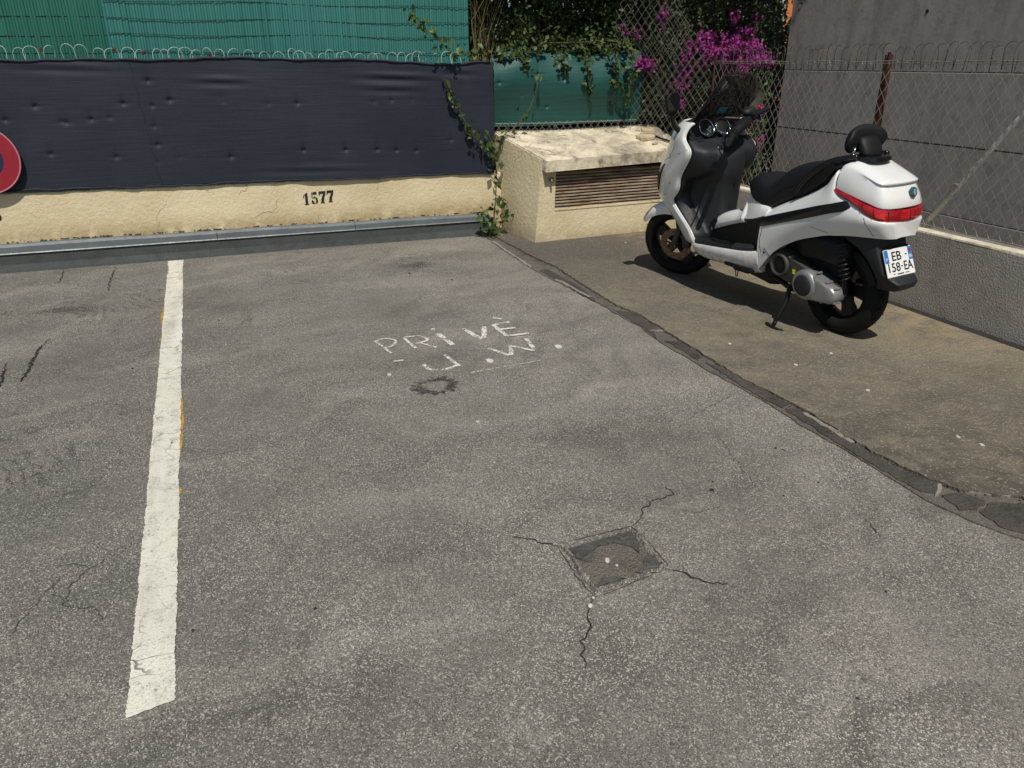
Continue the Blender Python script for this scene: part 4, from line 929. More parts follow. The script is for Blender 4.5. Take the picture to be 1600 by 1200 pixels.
for i in range(14):
    m = MB(); y = rs.uniform(5.75, 6.0); m.tube([(4.5, y, .05), (4.42, y-.05, .5), (4.36+rs.uniform(-.04, .05), y-.12, .95), (4.36, y-.2, rs.uniform(1.0, 1.3))], .004, 5, rs=[.006, .005, .004, .002]); m.build('branch', M['stem'], bg)
C, S = clumps(rs, 90, [(4.32, 4.40, 5.4, 5.9, .50, 1.0, 1, 16)], .035, (.02, .035)); V, F = leaves(C, S, rs); np_mesh('dry_leaves', V, F, M['dry'], bg)
# overhanging tip at the tall wall's corner
C, S = clumps(rs, 260, [(5.0, 5.45, 5.9, 6.0, 1.98, 2.1, 1, 12)], .04, (.03, .05)); V, F = leaves(C, S, rs); np_mesh('hanging_tip', V, F, M['leaf_dark'], bg)

# climbing vines
def vine(name, label, stems, nleaf, sig, size, seed, mat='leaf_vine', group=None):
    rs2 = np.random.default_rng(seed); t_ = empty(name, stems[0][0]); tag(t_, label, 'vine', group); t_.location = (0, 0, 0)
    m = MB(); CC = []
    for st in stems:
        p = crv(st, 8); m.tube([tuple(q) for q in p], .004, 5, rs=[.0055-.004*i/len(p) for i in range(len(p))])
        k = max(4, int(nleaf*len(p)/sum(len(crv(s_, 8)) for s_ in stems))); i = rs2.integers(0, len(p), k)
        CC.append(p[i]+rs2.normal(size=(k, 3))*np.array(sig))
    m.build('stem', M['stem'], t_)
    C = np.concatenate(CC); V, F = leaves(C, rs2.uniform(size[0], size[1], len(C)), rs2, up=.2, fw=.5, aspect=.62, fold=.3)
    np_mesh('leaves', V, F, M[mat], t_); return t_
vine('climbing_vine', 'leafy vine climbing from the ground between cream wall and vent box', [[(2.36, 6.66, 0), (2.39, 6.70, .2), (2.42, 6.70, .5), (2.40, 6.71, .75), (2.36, 6.72, .9)], [(2.36, 6.65, 0), (2.30, 6.60, .08), (2.25, 6.60, .18), (2.24, 6.58, .22)], [(2.37, 6.65, 0), (2.42, 6.6, .12), (2.45, 6.58, .24), (2.44, 6.58, .32)], [(2.35, 6.64, 0), (2.33, 6.56, .05), (2.30, 6.52, .10)]], 130, (.03, .02, .03), (.04, .085), 31)
vine('climbing_vine', 'thin vine strand slanting across the right end of the black screen', [[(1.97, 6.73, 1.35), (2.01, 6.72, 1.27), (2.07, 6.72, 1.15), (2.18, 6.72, .935), (2.27, 6.72, .84), (2.37, 6.715, .73)]], 44, (.025, .012, .03), (.045, .085), 32)
vine('climbing_vine', 'vine shoot hanging over the top of the reed screen', [[(1.71, 6.80, 1.87), (1.75, 6.72, 1.82), (1.82, 6.70, 1.74), (1.90, 6.70, 1.68), (1.98, 6.72, 1.61), (2.08, 6.74, 1.55)], [(2.08, 6.74, 1.55), (2.2, 6.8, 1.56), (2.3, 6.84, 1.57)]], 60, (.03, .02, .04), (.05, .09), 33)
vine('climbing_vine', 'bare arching vine shoot in front of the green net', [[(2.46, 6.74, .80), (2.50, 6.70, .90), (2.60, 6.70, .96), (2.72, 6.68, 1.10), (2.79, 6.68, 1.26), (2.84, 6.69, 1.47)], [(2.70, 6.68, 1.06), (2.66, 6.66, 1.10)], [(2.50, 6.69, .90), (2.60, 6.66, .86)]], 26, (.02, .015, .03), (.05, .08), 34)
vine('climbing_vine', 'leafy sprays trailing over the top of the green net', [[(2.62, 6.90, 1.58), (2.70, 6.78, 1.56), (2.72, 6.74, 1.46)], [(3.0, 6.9, 1.62), (3.06, 6.76, 1.56), (3.1, 6.73, 1.42)], [(3.28, 6.88, 1.65), (3.32, 6.74, 1.55), (3.33, 6.72, 1.38), (3.34, 6.72, 1.25)], [(3.5, 6.9, 1.65), (3.56, 6.72, 1.6), (3.6, 6.70, 1.45), (3.6, 6.70, 1.3)], [(3.66, 6.9, 1.65), (3.72, 6.66, 1.6), (3.74, 6.66, 1.4), (3.72, 6.68, 1.15)], [(2.4, 6.9, 1.55), (2.5, 6.8, 1.56), (2.7, 6.8, 1.58), (2.9, 6.8, 1.6)], [(2.9, 6.86, 1.66), (3.2, 6.8, 1.66), (3.5, 6.8, 1.68), (3.8, 6.8, 1.66)]], 460, (.03, .025, .03), (.04, .075), 35, 'leaf')

# house glimpsed past the wall's end
oh = empty('orange_house', (11.33, 14, 0), (0, 0, R(-40))); tag(oh, 'orange plastered house glimpsed at the top between bush and tall wall', 'building')
m = MB(); m.box((0, 0, -.1), (6, 5, 6)); m.build('wall', M['orange'], oh)
m = MB(); m.box((-.3, -.3, 6), (6.3, 5.3, 6.25)); m.build('roof', M['rust'], oh)

# ================================================================== SCOOTER
HEAD = R(96.03); LEAN = R(2.5)
sc = empty('motor_scooter', (3.371, 3.256, .016)); sc.rotation_mode = 'QUATERNION'
sc.rotation_quaternion = (Matrix.Rotation(HEAD, 4, 'Z') @ Matrix.Rotation(-LEAN, 4, 'X')).to_quaternion()
tag(sc, 'white maxi-scooter with black seat, red tail light and top case on its stand', 'scooter')

MB.shear = True      # the body pitches forward a little on its stand
# local axes: x forward from the rear contact patch, y left, z up
ST = [  # x, then (w,z) from top centre to inner bottom
 (.525, (0,.68),(.13,.685),(.165,.67),(.198,.64),(.216,.54),(.224,.43),(.208,.315),(.10,.34)),
 (.41, (0,.725),(.14,.735),(.17,.72),(.208,.675),(.224,.595),(.222,.52),(.205,.450),(.1,.48)),
 (.26, (0,.79),(.145,.80),(.175,.785),(.211,.73),(.225,.66),(.217,.60),(.195,.545),(.1,.57)),
 (.10, (0,.88),(.145,.885),(.178,.86),(.210,.79),(.221,.72),(.208,.66),(.184,.602),(.1,.62)),
 (.045, (0,.94),(.145,.955),(.176,.92),(.206,.82),(.217,.74),(.203,.668),(.180,.617),(.1,.64)),
 (.02, (0,.96),(.14,.97),(.172,.94),(.204,.83),(.215,.74),(.201,.672),(.177,.622),(.1,.645)),
 (-.005, (0,.86),(.15,.862),(.186,.855),(.203,.82),(.213,.74),(.2,.675),(.175,.625),(.1,.65)),
 (-.10, (0,.81),(.15,.822),(.186,.818),(.199,.786),(.205,.74),(.19,.685),(.165,.64),(.09,.66)),
 (-.215, (0,.762),(.135,.762),(.174,.760),(.183,.744),(.181,.720),(.163,.68),(.145,.648),(.08,.66)),
 (-.285, (0,.744),(.11,.744),(.148,.742),(.153,.730),(.149,.714),(.135,.682),(.116,.650),(.06,.655)),
 (-.318, (0,.738),(.07,.738),(.100,.736),(.104,.728),(.099,.712),(.085,.684),(.072,.652),(.04,.656))]
ctrl = [[s[0]]+[c for p in s[1:] for c in p] for s in ST]
FINE = crv(ctrl, 5)
def half(row): return [(row[1+2*k], row[2+2*k]) for k in range(8)]
def refine(h, n=3):
    c = crv(h[1:7], n); return [h[0]]+[tuple(q) for q in c]+[h[7]]
def ringof(x, h): return [(x, w_, z) for w_, z in h]+[(x, -w_, z) for w_, z in h[::-1]]
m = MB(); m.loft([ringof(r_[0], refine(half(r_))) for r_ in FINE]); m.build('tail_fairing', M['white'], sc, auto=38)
xs_ = FINE[:, 0]
def bodyw(x, z):
    i = int(np.argmin(abs(xs_-x))); a = FINE[i]
    j = min(max(i+(1 if x < a[0] else -1), 0), len(FINE)-1); b = FINE[j]; u = 0 if i == j or abs(b[0]-a[0]) < 1e-6 else (x-a[0])/(b[0]-a[0])
    h = refine(half(a+(b-a)*u))[1:-1]
    zs = [p[1] for p in h][::-1]; ws = [p[0] for p in h][::-1]
    return float(np.interp(z, zs, ws))
def side_band(name, mat, xs, top, bot, off, sgn, nz=5):
    rings = []
    for x in xs:
        a, b = top(x), bot(x); pts = [(b+(a-b)*k/nz) for k in range(nz+1)]
        rings.append([(x, sgn*(bodyw(x, z)+off), z) for z in pts]+[(x, sgn*(bodyw(x, z)-.008), z) for z in pts[::-1]])
    m = MB(); m.loft(rings); return m.build(name, mat, sc, auto=40)
tp = lambda x: float(np.interp(x, [-.11, -.075, .0, .09, .50], [.803, .828, .805, .780, .650])); bt = lambda x: float(np.interp(x, [-.11, -.075, .0, .09, .30, .50], [.797, .772, .752, .722, .655, .592]))
for sgn in (1, -1):
    side_band('side_strip', M['gloss_black'], np.linspace(-.11, .523, 42), tp, bt, .004, sgn)
    side_band('side_grille', M['plastic'], np.linspace(-.10, .05, 14), lambda x: tp(x)-.006, lambda x: bt(x)+.006, .009, sgn)
    m = MB(); m.tube([(.47, sgn*(bodyw(.47, .44)-.003), .44), (.47, sgn*(bodyw(.47, .44)+.003), .44)], .006, 10); m.build('panel_screw', M['plastic'], sc)

for sgn in (1, -1):
    for pts in ([(-.195, .755), (-.205, .73), (-.222, .695), (-.235, .66)], [(.47, .47), (.455, .45), (.44, .43), (.43, .415)], [(.50, .58), (.51, .52), (.505, .47), (.49, .44)]):
        m = MB(); m.tube([(x, sgn*(bodyw(x, z)+.0004), z) for x, z in pts], .0016, 5); m.build('panel_gap', M['plastic'], sc)
    m = MB(); p_ = [(.13-.02*k, .655-.004*k+.0*k) for k in range(6)]; m.tube([(x, sgn*(bodyw(x, z)+.0006), z) for x, z in p_], .0011, 4); m.build('scuff', M['grey_plastic'], sc)
# trunk (top case)
def outline(xf, xr, wf, wr, round_=.16, n=7):
    """closed plan outline: front edge xf half width wf, rear xr, rear corner half width wr"""
    L = [(xf, 0), (xf, wf*.6), (xf-.004, wf*.93), (xf-.014, wf)]
    for k in range(1, n): u = k/n; L.append((xf-.014+(xr+.05-xf+.014)*u, wf+(wr-wf)*u**1.6))
    L += [(xr+.05, wr), (xr+.026, wr*.93), (xr+.010, wr*.72), (xr+.002, wr*.38), (xr, 0)]
    return L+[(x, -y) for x, y in L[1:-1]][::-1]
def trunk_bottom(x): return float(np.interp(x, [-.33, -.25, .02], [.802, .814, .888]))
LV = [  # v, xf, xr, wf, wr, top z front, top z rear
 (0, .012, -.304, .186, .160), (.04, .012, -.306, .187, .161), (.35, .010, -.292, .183, .153), (.62, .006, -.272, .175, .146), (.77, .002, -.260, .165, .142), (.81, .0, -.274, .160, .147), (.87, -.006, -.277, .150, .141), (.94, -.018, -.258, .130, .120), (.98, -.036, -.225, .104, .094), (1.0, -.06, -.18, .07, .06)]
rings = []
for v, xf, xr, wf, wr in LV:
    ol = outline(xf, xr, wf, wr)
    def ztop(x): return float(np.interp(x, [-.30, -.24, -.15, -.06, .01], [.944, .952, .990, 1.026, 1.024]))
    rings.append([(x, y, trunk_bottom(x)+(ztop(x)-trunk_bottom(x))*v) for x, y in ol])
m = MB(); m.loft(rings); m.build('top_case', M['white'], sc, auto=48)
# seam between case and fairing
m = MB(); m.loft([[(x, y, trunk_bottom(x)-.004) for x, y in outline(.008, -.303, .184, .158)], [(x, y, trunk_bottom(x)+.001) for x, y in outline(.008, -.303, .184, .158)]]); m.build('case_seam', M['plastic'], sc)
# tail light band
def lamp_bot(x): return float(np.interp(x, [-.36, -.27, -.20, -.09, .0, .012], [.738, .746, .776, .836, .858, .866]))
OL = [(.012, .186), (.004, .190), (-.05, .194), (-.10, .194), (-.15, .191), (-.200, .186), (-.242, .175), (-.276, .157), (-.300, .126), (-.316, .084), (-.325, .042), (-.327, 0)]
OL = OL+[(x, -y) for x, y in OL[:-1]][::-1]
rings = []
for x, y in OL:
    a = lamp_bot(x); b = trunk_bottom(x)-.004; k = 1.0
    n = Vector((x+.10, y*1.0, 0)).normalized(); rin = Vector((x, y, 0))-n*.02
    rings.append([(rin.x, rin.y, a), (x-n.x*.004, y-n.y*.004, a), (x+n.x*.002, y+n.y*.002, a+(b-a)*.25), (x+n.x*.003, y+n.y*.003, a+(b-a)*.6), (x-n.x*.003, y-n.y*.003, b), (rin.x, rin.y, b)])
m = MB(); m.loft(rings); tl = m.build('tail_light', M['red'], sc, auto=50)
# pale reflector inserts
t_ = NT('lens_bright'); M['red2'] = t_.done(lin((214, 44, 48)), .1, Coat_Weight=.5)
for x0, x1 in ((14, 15), (9, 10)):
    pass
def lamp_pt(f, v, off):
    i = int(f); u = f-i; x = OL[i][0]*(1-u)+OL[i+1][0]*u; y = OL[i][1]*(1-u)+OL[i+1][1]*u
    n = Vector((x+.10, y, 0)).normalized(); a = lamp_bot(x); b = trunk_bottom(x)-.004; return (x+n.x*off, y+n.y*off, a+(b-a)*v)
for f0, f1, v0, v1 in ((6.3, 7.5, .22, .72), (13.2, 15.4, .25, .7), (2.5, 4.2, .35, .7)):
    V = [lamp_pt(f0+(f1-f0)*i/6, v, .0042) for i in range(7) for v in (v0, (v0+v1)/2, v1)]
    m = MB(); m.add(V, [(3*i+k, 3*i+k+3, 3*i+k+4, 3*i+k+1) for i in range(6) for k in range(2)]); m.build('lens_insert', M['red2'], tl, smooth=True, fix=False)
for f in (4.6, 6.0, 7.9, 11.0, 15.9, 17.4):
    m = MB(); m.tube([lamp_pt(f, v, .0036) for v in (.04, .3, .6, .96)], .0013, 5); m.build('lens_divider', M['lens_dark'], tl)
# emblem on the case
ex = Vector((-.2995, -.05, .878)); en = Vector((-1, -.18, .18)).normalized(); eu = Vector((0, 0, 1)); eu = (eu-en*eu.dot(en)).normalized(); er = eu.cross(en)
def hexpr(rad, d0, d1): 
    pts = [(rad*math.sin(k*math.pi/3), rad*math.cos(k*math.pi/3)) for k in range(6)]
    return [[tuple(ex+er*a+eu*b+en*d) for a, b in pts] for d in (d0, d1)]
m = MB(); m.loft(hexpr(.026, -.016, .003)); emb = m.build('emblem', M['emblem'], sc)
m = MB()
for pts in ([(-.002, -.014), (-.002, .012)], [(-.012, -.004), (-.010, .006), (-.003, .010), (.004, .010), (.011, .006), (.012, -.004)], [(-.008, -.008), (0, -.001), (.008, -.008)]):
    m.tube([ex+er*a*1.2+eu*b*1.2+en*.004 for a, b in pts], .0016, 5)
m.build('emblem_mark', M['emblem_pale'], emb)

# seat
SE = [(.785, .03, .805, .775), (.76, .085, .832, .760), (.70, .128, .862, .722), (.64, .152, .874, .695), (.56, .166, .858, .676), (.49, .168, .858, .692), (.43, .166, .922, .725), (.34, .160, .965, .77), (.25, .156, .980, .805), (.15, .148, .995, .85), (.06, .132, 1.010, .92), (.0, .11, 1.012, .96), (-.02, .08, 1.010, .97)]
SF = crv(SE, 3)
rings = []
for x, w_, zt_, zb_ in SF:
    hgt = zt_-zb_; L = [(0, zt_+.004), (w_*.45, zt_+.002), (w_*.78, zt_-hgt*.08), (w_*.95, zt_-hgt*.24), (w_, zt_-hgt*.45), (w_*.99, zb_+hgt*.2), (w_*.94, zb_+.004), (w_*.6, zb_)]
    rings.append([(x, a, b) for a, b in L]+[(x, -a, b) for a, b in L[::-1][:-1]])
m = MB(); m.loft(rings); seat = m.build('seat', M['vinyl'], sc, smooth=True, sub=1)
m = MB()
for sgn in (1, -1): m.tube([(x, sgn*(w_*.985+.001), zb_+(zt_-zb_)*.42) for x, w_, zt_, zb_ in SF[3:-6]], .003, 5)
m.build('seat_seam', M['plastic'], seat)
# grab rail
for sgn in (1, -1):
    p = crv([(.30, sgn*.165, .800), (.25, sgn*.182, .868), (.17, sgn*.183, .945), (.08, sgn*.174, 1.005), (.0, sgn*.150, 1.034), (-.06, sgn*.115, 1.046)], 6)
    m = MB(); m.tube([tuple(q) for q in p], .016, 10, rs=[.012+.006*math.sin(math.pi*i/(len(p)-1)) for i in range(len(p))]); m.build('grab_rail', M['gloss_black'], sc, smooth=True)
    m = MB(); V = []
    for x, zb_, zt_ in ((.31, .775, .80), (.24, .80, .865), (.16, .845, .935), (.09, .90, .985), (.04, .96, 1.01)): V += [(x, sgn*.172, zb_+.012), (x, sgn*.176, zt_)]
    m.add(V, [(2*i, 2*i+2, 2*i+3, 2*i+1) for i in range(4)]); m.build('rail_filler', M['plastic'], sc, solid=.012)
m = MB(); m.loft([[(x, y, 1.020) for x, y in outline(.03, -.14, .12, .09)], [(x, y, 1.040) for x, y in outline(.028, -.138, .118, .088)], [(x, y, 1.044) for x, y in outline(.018, -.125, .105, .075)]]); m.build('rail_plate', M['gloss_black'], sc, auto=40)
# backrest
rings = []
for k in range(13):
    v = -1+2*k/12; yy = .150*v; e = math.sqrt(max(0, 1-abs(v)**2.8)); zc = 1.118-.006*abs(v)+.008*(1-v*v); hz = .012+.064*e; hx = .010+.034*e; xc = .018-.034*v*v
    rings.append([(xc+hx*math.cos(a)*(1 if math.cos(a) > 0 else .8)+.012*math.sin(a)*-1, yy, zc+hz*math.sin(a)) for a in np.linspace(0, 2*math.pi, 15)[:-1]])
m = MB(); m.loft(rings); m.build('backrest', M['vinyl'], sc, smooth=True, sub=1)
rings = []
for z, x0, x1, hw in ((1.034, -.086, -.012, .076), (1.06, -.078, -.010, .074), (1.09, -.066, -.006, .076), (1.12, -.050, .0, .074), (1.145, -.034, .0, .06)):
    rings.append([(x0, -hw*.8, z), (x0-.006, 0, z), (x0, hw*.8, z), (x0+.02, hw, z), (x1, hw*.95, z), (x1, 0, z), (x1, -hw*.95, z), (x0+.02, -hw, z)])
m = MB(); m.loft(rings); m.build('backrest_stem', M['plastic'], sc, smooth=True, sub=1)
m = MB(); m.tube([(-.015, .098, 1.035), (-.015, .098, 1.056)], .013, 12); m.tube([(-.015, .098, 1.056), (-.010, .075, 1.09)], .008, 8); m.build('rest_bolt', M['chrome'], sc, smooth=True)

# rear mudguard, plate
rings = []
for z, x0, x1, w0, w1 in ((.672, .02, -.245, .125, .10), (.62, -.02, -.245, .128, .115), (.57, -.13, -.256, .122, .118), (.51, -.195, -.282, .114, .112), (.46, -.225, -.300, .106, .108), (.435, -.235, -.345, .098, .100), (.415, -.240, -.372, .088, .085), (.385, -.235, -.362, .080, .070), (.365, -.225, -.330, .070, .060)):
    rings.append([(x0, w0, z), (x0+(x1-x0)*.55, (w0+w1)/2+.006, z), (x1+.012, w1, z), (x1, w1*.86, z), (x1-.004, 0, z), (x1, -w1*.86, z), (x1+.012, -w1, z), (x0+(x1-x0)*.55, -(w0+w1)/2-.006, z), (x0, -w0, z), (x0+.004, 0, z)])
m = MB(); m.loft(rings); m.build('rear_mudguard', M['grey_plastic'], sc, auto=40, bevel=.004)
PT = Vector((-.268, 0, .584)); PD = (Vector((-.321, 0, .446))-PT); PH = PD.length; PD.normalize(); PL = Vector((0, 1, 0)); PN = PL.cross(PD).normalized()
if PN.x > 0: PN = -PN
def pp(a, b, off): return tuple(PT+PD*b-PL*a+PN*off)     # a: metres right of centre seen from behind, b: down
def pbox(m, a0, a1, b0, b1, o0, o1): m.hexa([pp(a0, b0, o0), pp(a1, b0, o0), pp(a1, b1, o0), pp(a0, b1, o0), pp(a0, b0, o1), pp(a1, b0, o1), pp(a1, b1, o1), pp(a0, b1, o1)])
HWp = .108
m = MB(); pbox(m, -HWp, HWp, 0, PH, .0, .004); plate = m.build('number_plate', M['plate'], sc, bevel=.0015)
m = MB(); pbox(m, -HWp*.9, HWp*.9, -.01, PH-.01, -.03, -.0005); m.build('plate_bracket', M['plastic'], sc)
m = MB(); pbox(m, -HWp+.002, -HWp+.032, .003, PH*.49, .0042, .0048); m.build('blue_band', M['plate_blue'], plate)
m = MB(); pbox(m, HWp-.030, HWp-.002, .003, PH*.49, .0042, .0048); m.build('blue_band', M['plate_blue'], plate)
def text_mesh(txt, size, off=0.0):
    cu = bpy.data.curves.new('txt', 'FONT'); cu.body = txt; cu.size = size; cu.offset = off; cu.resolution_u = 3; cu.fill_mode = 'FRONT'
    o = bpy.data.objects.new('txt', cu); COL.objects.link(o); bpy.context.view_layer.update()
    me = bpy.data.meshes.new_from_object(o.evaluated_get(bpy.context.evaluated_depsgraph_get()))
    V = [tuple(v.co) for v in me.vertices]; F = [tuple(p.vertices) for p in me.polygons]
    bpy.data.objects.remove(o); bpy.data.curves.remove(cu); bpy.data.meshes.remove(me); return V, F
def put_text(name, txt, a0, a1, b0, b1, mat, parent, off=.0052, bold=.012):
    V, F = text_mesh(txt, 1.0, bold)
    x0 = min(v[0] for v in V); x1 = max(v[0] for v in V); y0 = min(v[1] for v in V); y1 = max(v[1] for v in V)
    m = MB(); m.add([pp(a0+(a1-a0)*(v[0]-x0)/(x1-x0), b1+(b0-b1)*(v[1]-y0)/(y1-y0), off) for v in V], F); return m.build(name, mat, parent, fix=False)
put_text('plate_text', 'EB', -.050, .022, .016, .064, M['ink'], plate)
put_text('plate_text', '158', -.090, .000, .074, .122, M['ink'], plate)
put_text('plate_text', 'EA', .030, .098, .074, .122, M['ink'], plate)
m = MB(); pbox(m, .052, .066, .037, .043, .0042, .0052); pbox(m, .008, .020, .095, .101, .0042, .0052); m.build('plate_text', M['ink'], plate)
put_text('plate_text', 'F', -.096, -.086, .044, .060, M['plate'], plate, .0054)
put_text('plate_text', '06', .080, .104, .044, .062, M['plate'], plate, .0054)
m = MB(); pbox(m, .084, .100, .014, .032, .0048, .0054); m.build('region_badge', M['sign_red'], plate)
m = MB(); pbox(m, -.030, .018, PH-.015, PH-.009, .0042, .005); pbox(m, .030, .062, PH-.014, PH-.010, .0042, .005); pbox(m, -.062, -.048, PH-.017, PH-.013, .0042, .005); m.build('plate_small_print', M['ink'], plate)

MB.shear = False
# wheels -------------------------------------------------------------
def wheel(name, rad, width, rimr, parent, xf=None, disc=None, spokes=5):
    """built at the origin, axle along y"""
    hw = width/2; wt = empty(name) if False else None
    fn = xf or (lambda p: p)
    prof = [(rimr, -hw*.78), (rimr+.02, -hw*.94), (rad*.80, -hw), (rad*.90, -hw*.93), (rad*.965, -hw*.68), (rad*.992, -hw*.36), (rad, 0), (rad*.992, hw*.36), (rad*.965, hw*.68), (rad*.90, hw*.93), (rad*.80, hw), (rimr+.02, hw*.94), (rimr, hw*.78), (rimr-.006, 0)]
    m = MB(); m.lathe(prof, (0, 0, 0), (0, 1, 0), (1, 0, 0), 64, closed=True); m.xf(fn)
    ty = m.build(name, M['rubber'], parent, smooth=True)
    # tread grooves as slim raised-edge bars
    m = MB()
    for k in range(44):
        a = 2*math.pi*k/44; s = 1 if k % 2 else -1
        p = [(rad*1.0015*math.cos(a+q*.10), s*hw*(.12+q*.5), rad*math.sin(a+q*.10)*1.0015) for q in (0, .5, 1)]
        p = [(x*(1-.028*(abs(y)/hw)**2), y, z*(1-.028*(abs(y)/hw)**2)) for x, y, z in p]
        m.tube(p, .0024, 4)
    m.xf(fn); m.build('tread', M['rubber'], ty)
    m = MB(); m.lathe([(rimr+.008, -hw*.8), (rimr+.012, -hw*.72), (rimr-.012, -hw*.6), (rimr-.02, 0), (rimr-.012, hw*.6), (rimr+.012, hw*.72), (rimr+.008, hw*.8)], (0, 0, 0), (0, 1, 0), (1, 0, 0), 56); m.xf(fn); m.build('rim', M['rim'], ty, smooth=True)
    m = MB(); m.lathe([(0, -.05), (.035, -.05), (.045, -.03), (.045, .03), (.035, .05), (0, .05)], (0, 0, 0), (0, 1, 0), (1, 0, 0), 24)
    for k in range(spokes):
        a = 2*math.pi*k/spokes+.55; c, s = math.cos(a), math.sin(a); t1 = (-s, 0, c)
        rings = []
        for r_, ww, dy in ((.03, .034, .022), (rimr*.5, .030, .020), (rimr-.012, .046, .028)):
            rings.append([(c*r_+t1[0]*u*ww, v*dy, s*r_+t1[2]*u*ww) for u, v in ((-1, -1), (1, -1), (1, 1), (-1, 1))])
        m.loft(rings)
    m.xf(fn); m.build('spokes', M['rim'], ty, auto=40)
    return ty
wheel('rear_wheel', .266, .135, .172, sc, lambda p: p+Vector((.046, 0, .266)))
# steered front end
STEER = R(30); rake = R(26); AX = Vector((-math.sin(rake), 0, math.cos(rake))); AO = Vector((1.62, 0, 0))
RM = Matrix.Rotation(STEER, 3, AX)
def stf(p): return RM @ (Vector(p)-AO)+AO
FW = Vector((1.545, 0, .268))
ty = wheel('front_wheel', .270, .120, .190, sc, lambda p: stf(p+FW))
# brake disc with holes
m = MB(); ri, ro, y0 = .070, .120, .068
m.lathe([(ri, y0), (ro, y0), (ro, y0+.005), (ri, y0+.005)], (0, 0, 0), (0, 1, 0), (1, 0, 0), 60, closed=True); m.xf(lambda p: stf(p+FW)); dk = m.build('brake_disc', M['disc'], ty, auto=40)
m = MB()
for k in range(28):
    a = 2*math.pi*k/28; rr_ = (.084, .097, .110)[k % 3]
    m.lathe([(0, y0+.0052), (.0052, y0+.0052), (.0052, y0+.0056), (0, y0+.0058)], (rr_*math.cos(a), 0, rr_*math.sin(a)), (0, 1, 0), (1, 0, 0), 8)
m.xf(lambda p: stf(p+FW)); m.build('disc_hole', M['void'], dk)
m = MB()
for k in range(5):
    a = 2*math.pi*k/5; m.tube([(.03*math.cos(a), .062, .03*math.sin(a)), (.076*math.cos(a+.25), y0+.002, .076*math.sin(a+.25))], .007, 6)
m.xf(lambda p: stf(p+FW)); m.build('disc_carrier', M['rim'], dk)
for sgn in (1, -1):
    m = MB(); b = FW+Vector((.012, sgn*.098, -.01)); tpz = b+AX*.36
    m.tube([b-AX*.02, b+AX*.02, b+AX*.04, tpz], .02, 14, rs=[.024, .027, .022, .021]); m.xf(stf); m.build('fork_leg', M['grey_cast'], sc, smooth=True)
m = MB(); m.tube([FW+Vector((0, -.105, 0)), FW+Vector((0, .105, 0))], .012, 12); m.tube([FW+Vector((0, .095, 0)), FW+Vector((0, .118, 0))], .020, 12); m.xf(stf); m.build('axle', M['silver'], sc, smooth=True)
m = MB(); m.box((-.028, -.02, -.055), (.028, .03, .055)); m.xf(lambda p: stf(p+FW+Vector((-.098, .085, .045)))); m.build('brake_caliper', M['grey_cast'], sc, bevel=.008)
m = MB(); p = crv([tuple(FW+Vector((-.09, .09, .08))), tuple(FW+Vector((-.13, .10, .20))), tuple(FW+Vector((-.16, .06, .36)))], 6); m.tube([tuple(q) for q in p], .006, 6); m.xf(stf); m.build('brake_hose', M['rubber'], sc, smooth=True)
# front fender
rings = []
for k in range(17):
    a = R(168-(k/16)*135)   # angle round the wheel from behind to in front
    u = k/16; rr_ = .300+.018*math.sin(math.pi*u)+.035*max(0, u-.75)*4*.5; wd = .082*(1-.45*max(0, u-.6)/.4)*(1-.3*max(0, .25-u)/.25); c, s = math.cos(a), math.sin(a)
    dn = .085*(1-.55*max(0, u-.55)/.45)
    def P(r_, y): return tuple(FW+Vector((c*r_, y, s*r_)))
    rings.append([P(rr_-dn, wd*1.06), P(rr_-dn*.5, wd*1.05), P(rr_-.014, wd*.92), P(rr_, wd*.5), P(rr_+.006, 0), P(rr_, -wd*.5), P(rr_-.014, -wd*.92), P(rr_-dn*.5, -wd*1.05), P(rr_-dn, -wd*1.06),
                  P(rr_-dn, -wd*1.0), P(rr_-.020, -wd*.84), P(rr_-.008, 0), P(rr_-.020, wd*.84), P(rr_-dn, wd*1.0)])
m = MB(); m.loft(rings); m.xf(stf); m.build('front_fender', M['white'], sc, smooth=True, auto=50)

MB.shear = True
# front fairing -------------------------------------------------------
FR = [  # z, edge x, edge half width, nose x
 (1.145, 1.158, .215, 1.40), (1.12, 1.180, .236, 1.43), (1.08, 1.195, .254, 1.47), (1.04, 1.185, .266, 1.50), (.99, 1.125, .276, 1.535), (.955, 1.118, .278, 1.56), (.91, 1.145, .274, 1.59), (.85, 1.20, .266, 1.63), (.79, 1.242, .258, 1.66), (.71, 1.268, .250, 1.68), (.655, 1.330, .238, 1.67), (.62, 1.350, .230, 1.655), (.57, 1.305, .226, 1.60), (.51, 1.235, .224, 1.52), (.45, 1.165, .224, 1.44), (.365, 1.105, .222, 1.36)]
FF = crv(FR, 3)
def fair(row, tt):
    z, xe, we, xn = row; a = tt*math.pi/2
    return Vector((xe+(xn-xe)*math.sin(a)**1.05, we*max(0, math.cos(a))**.80, z))
def fair_ring(row, n=14):
    L = [fair(row, k/n) for k in range(n+1)]; return [tuple(p) for p in L]+[(p.x, -p.y, p.z) for p in L[:-1][::-1]]
m = MB(); m.loft([fair_ring(r_) for r_ in FF], closed=False); m.build('front_fairing', M['white'], sc, smooth=True, solid=.012)
# rounded bright edge of the leg shield
for sgn in (1, -1):
    m = MB(); m.tube([(r_[1]-.004, sgn*(r_[2]-.002), r_[0]) for r_ in FF], .0065, 8); m.build('shield_edge', M['white'], sc, smooth=True)
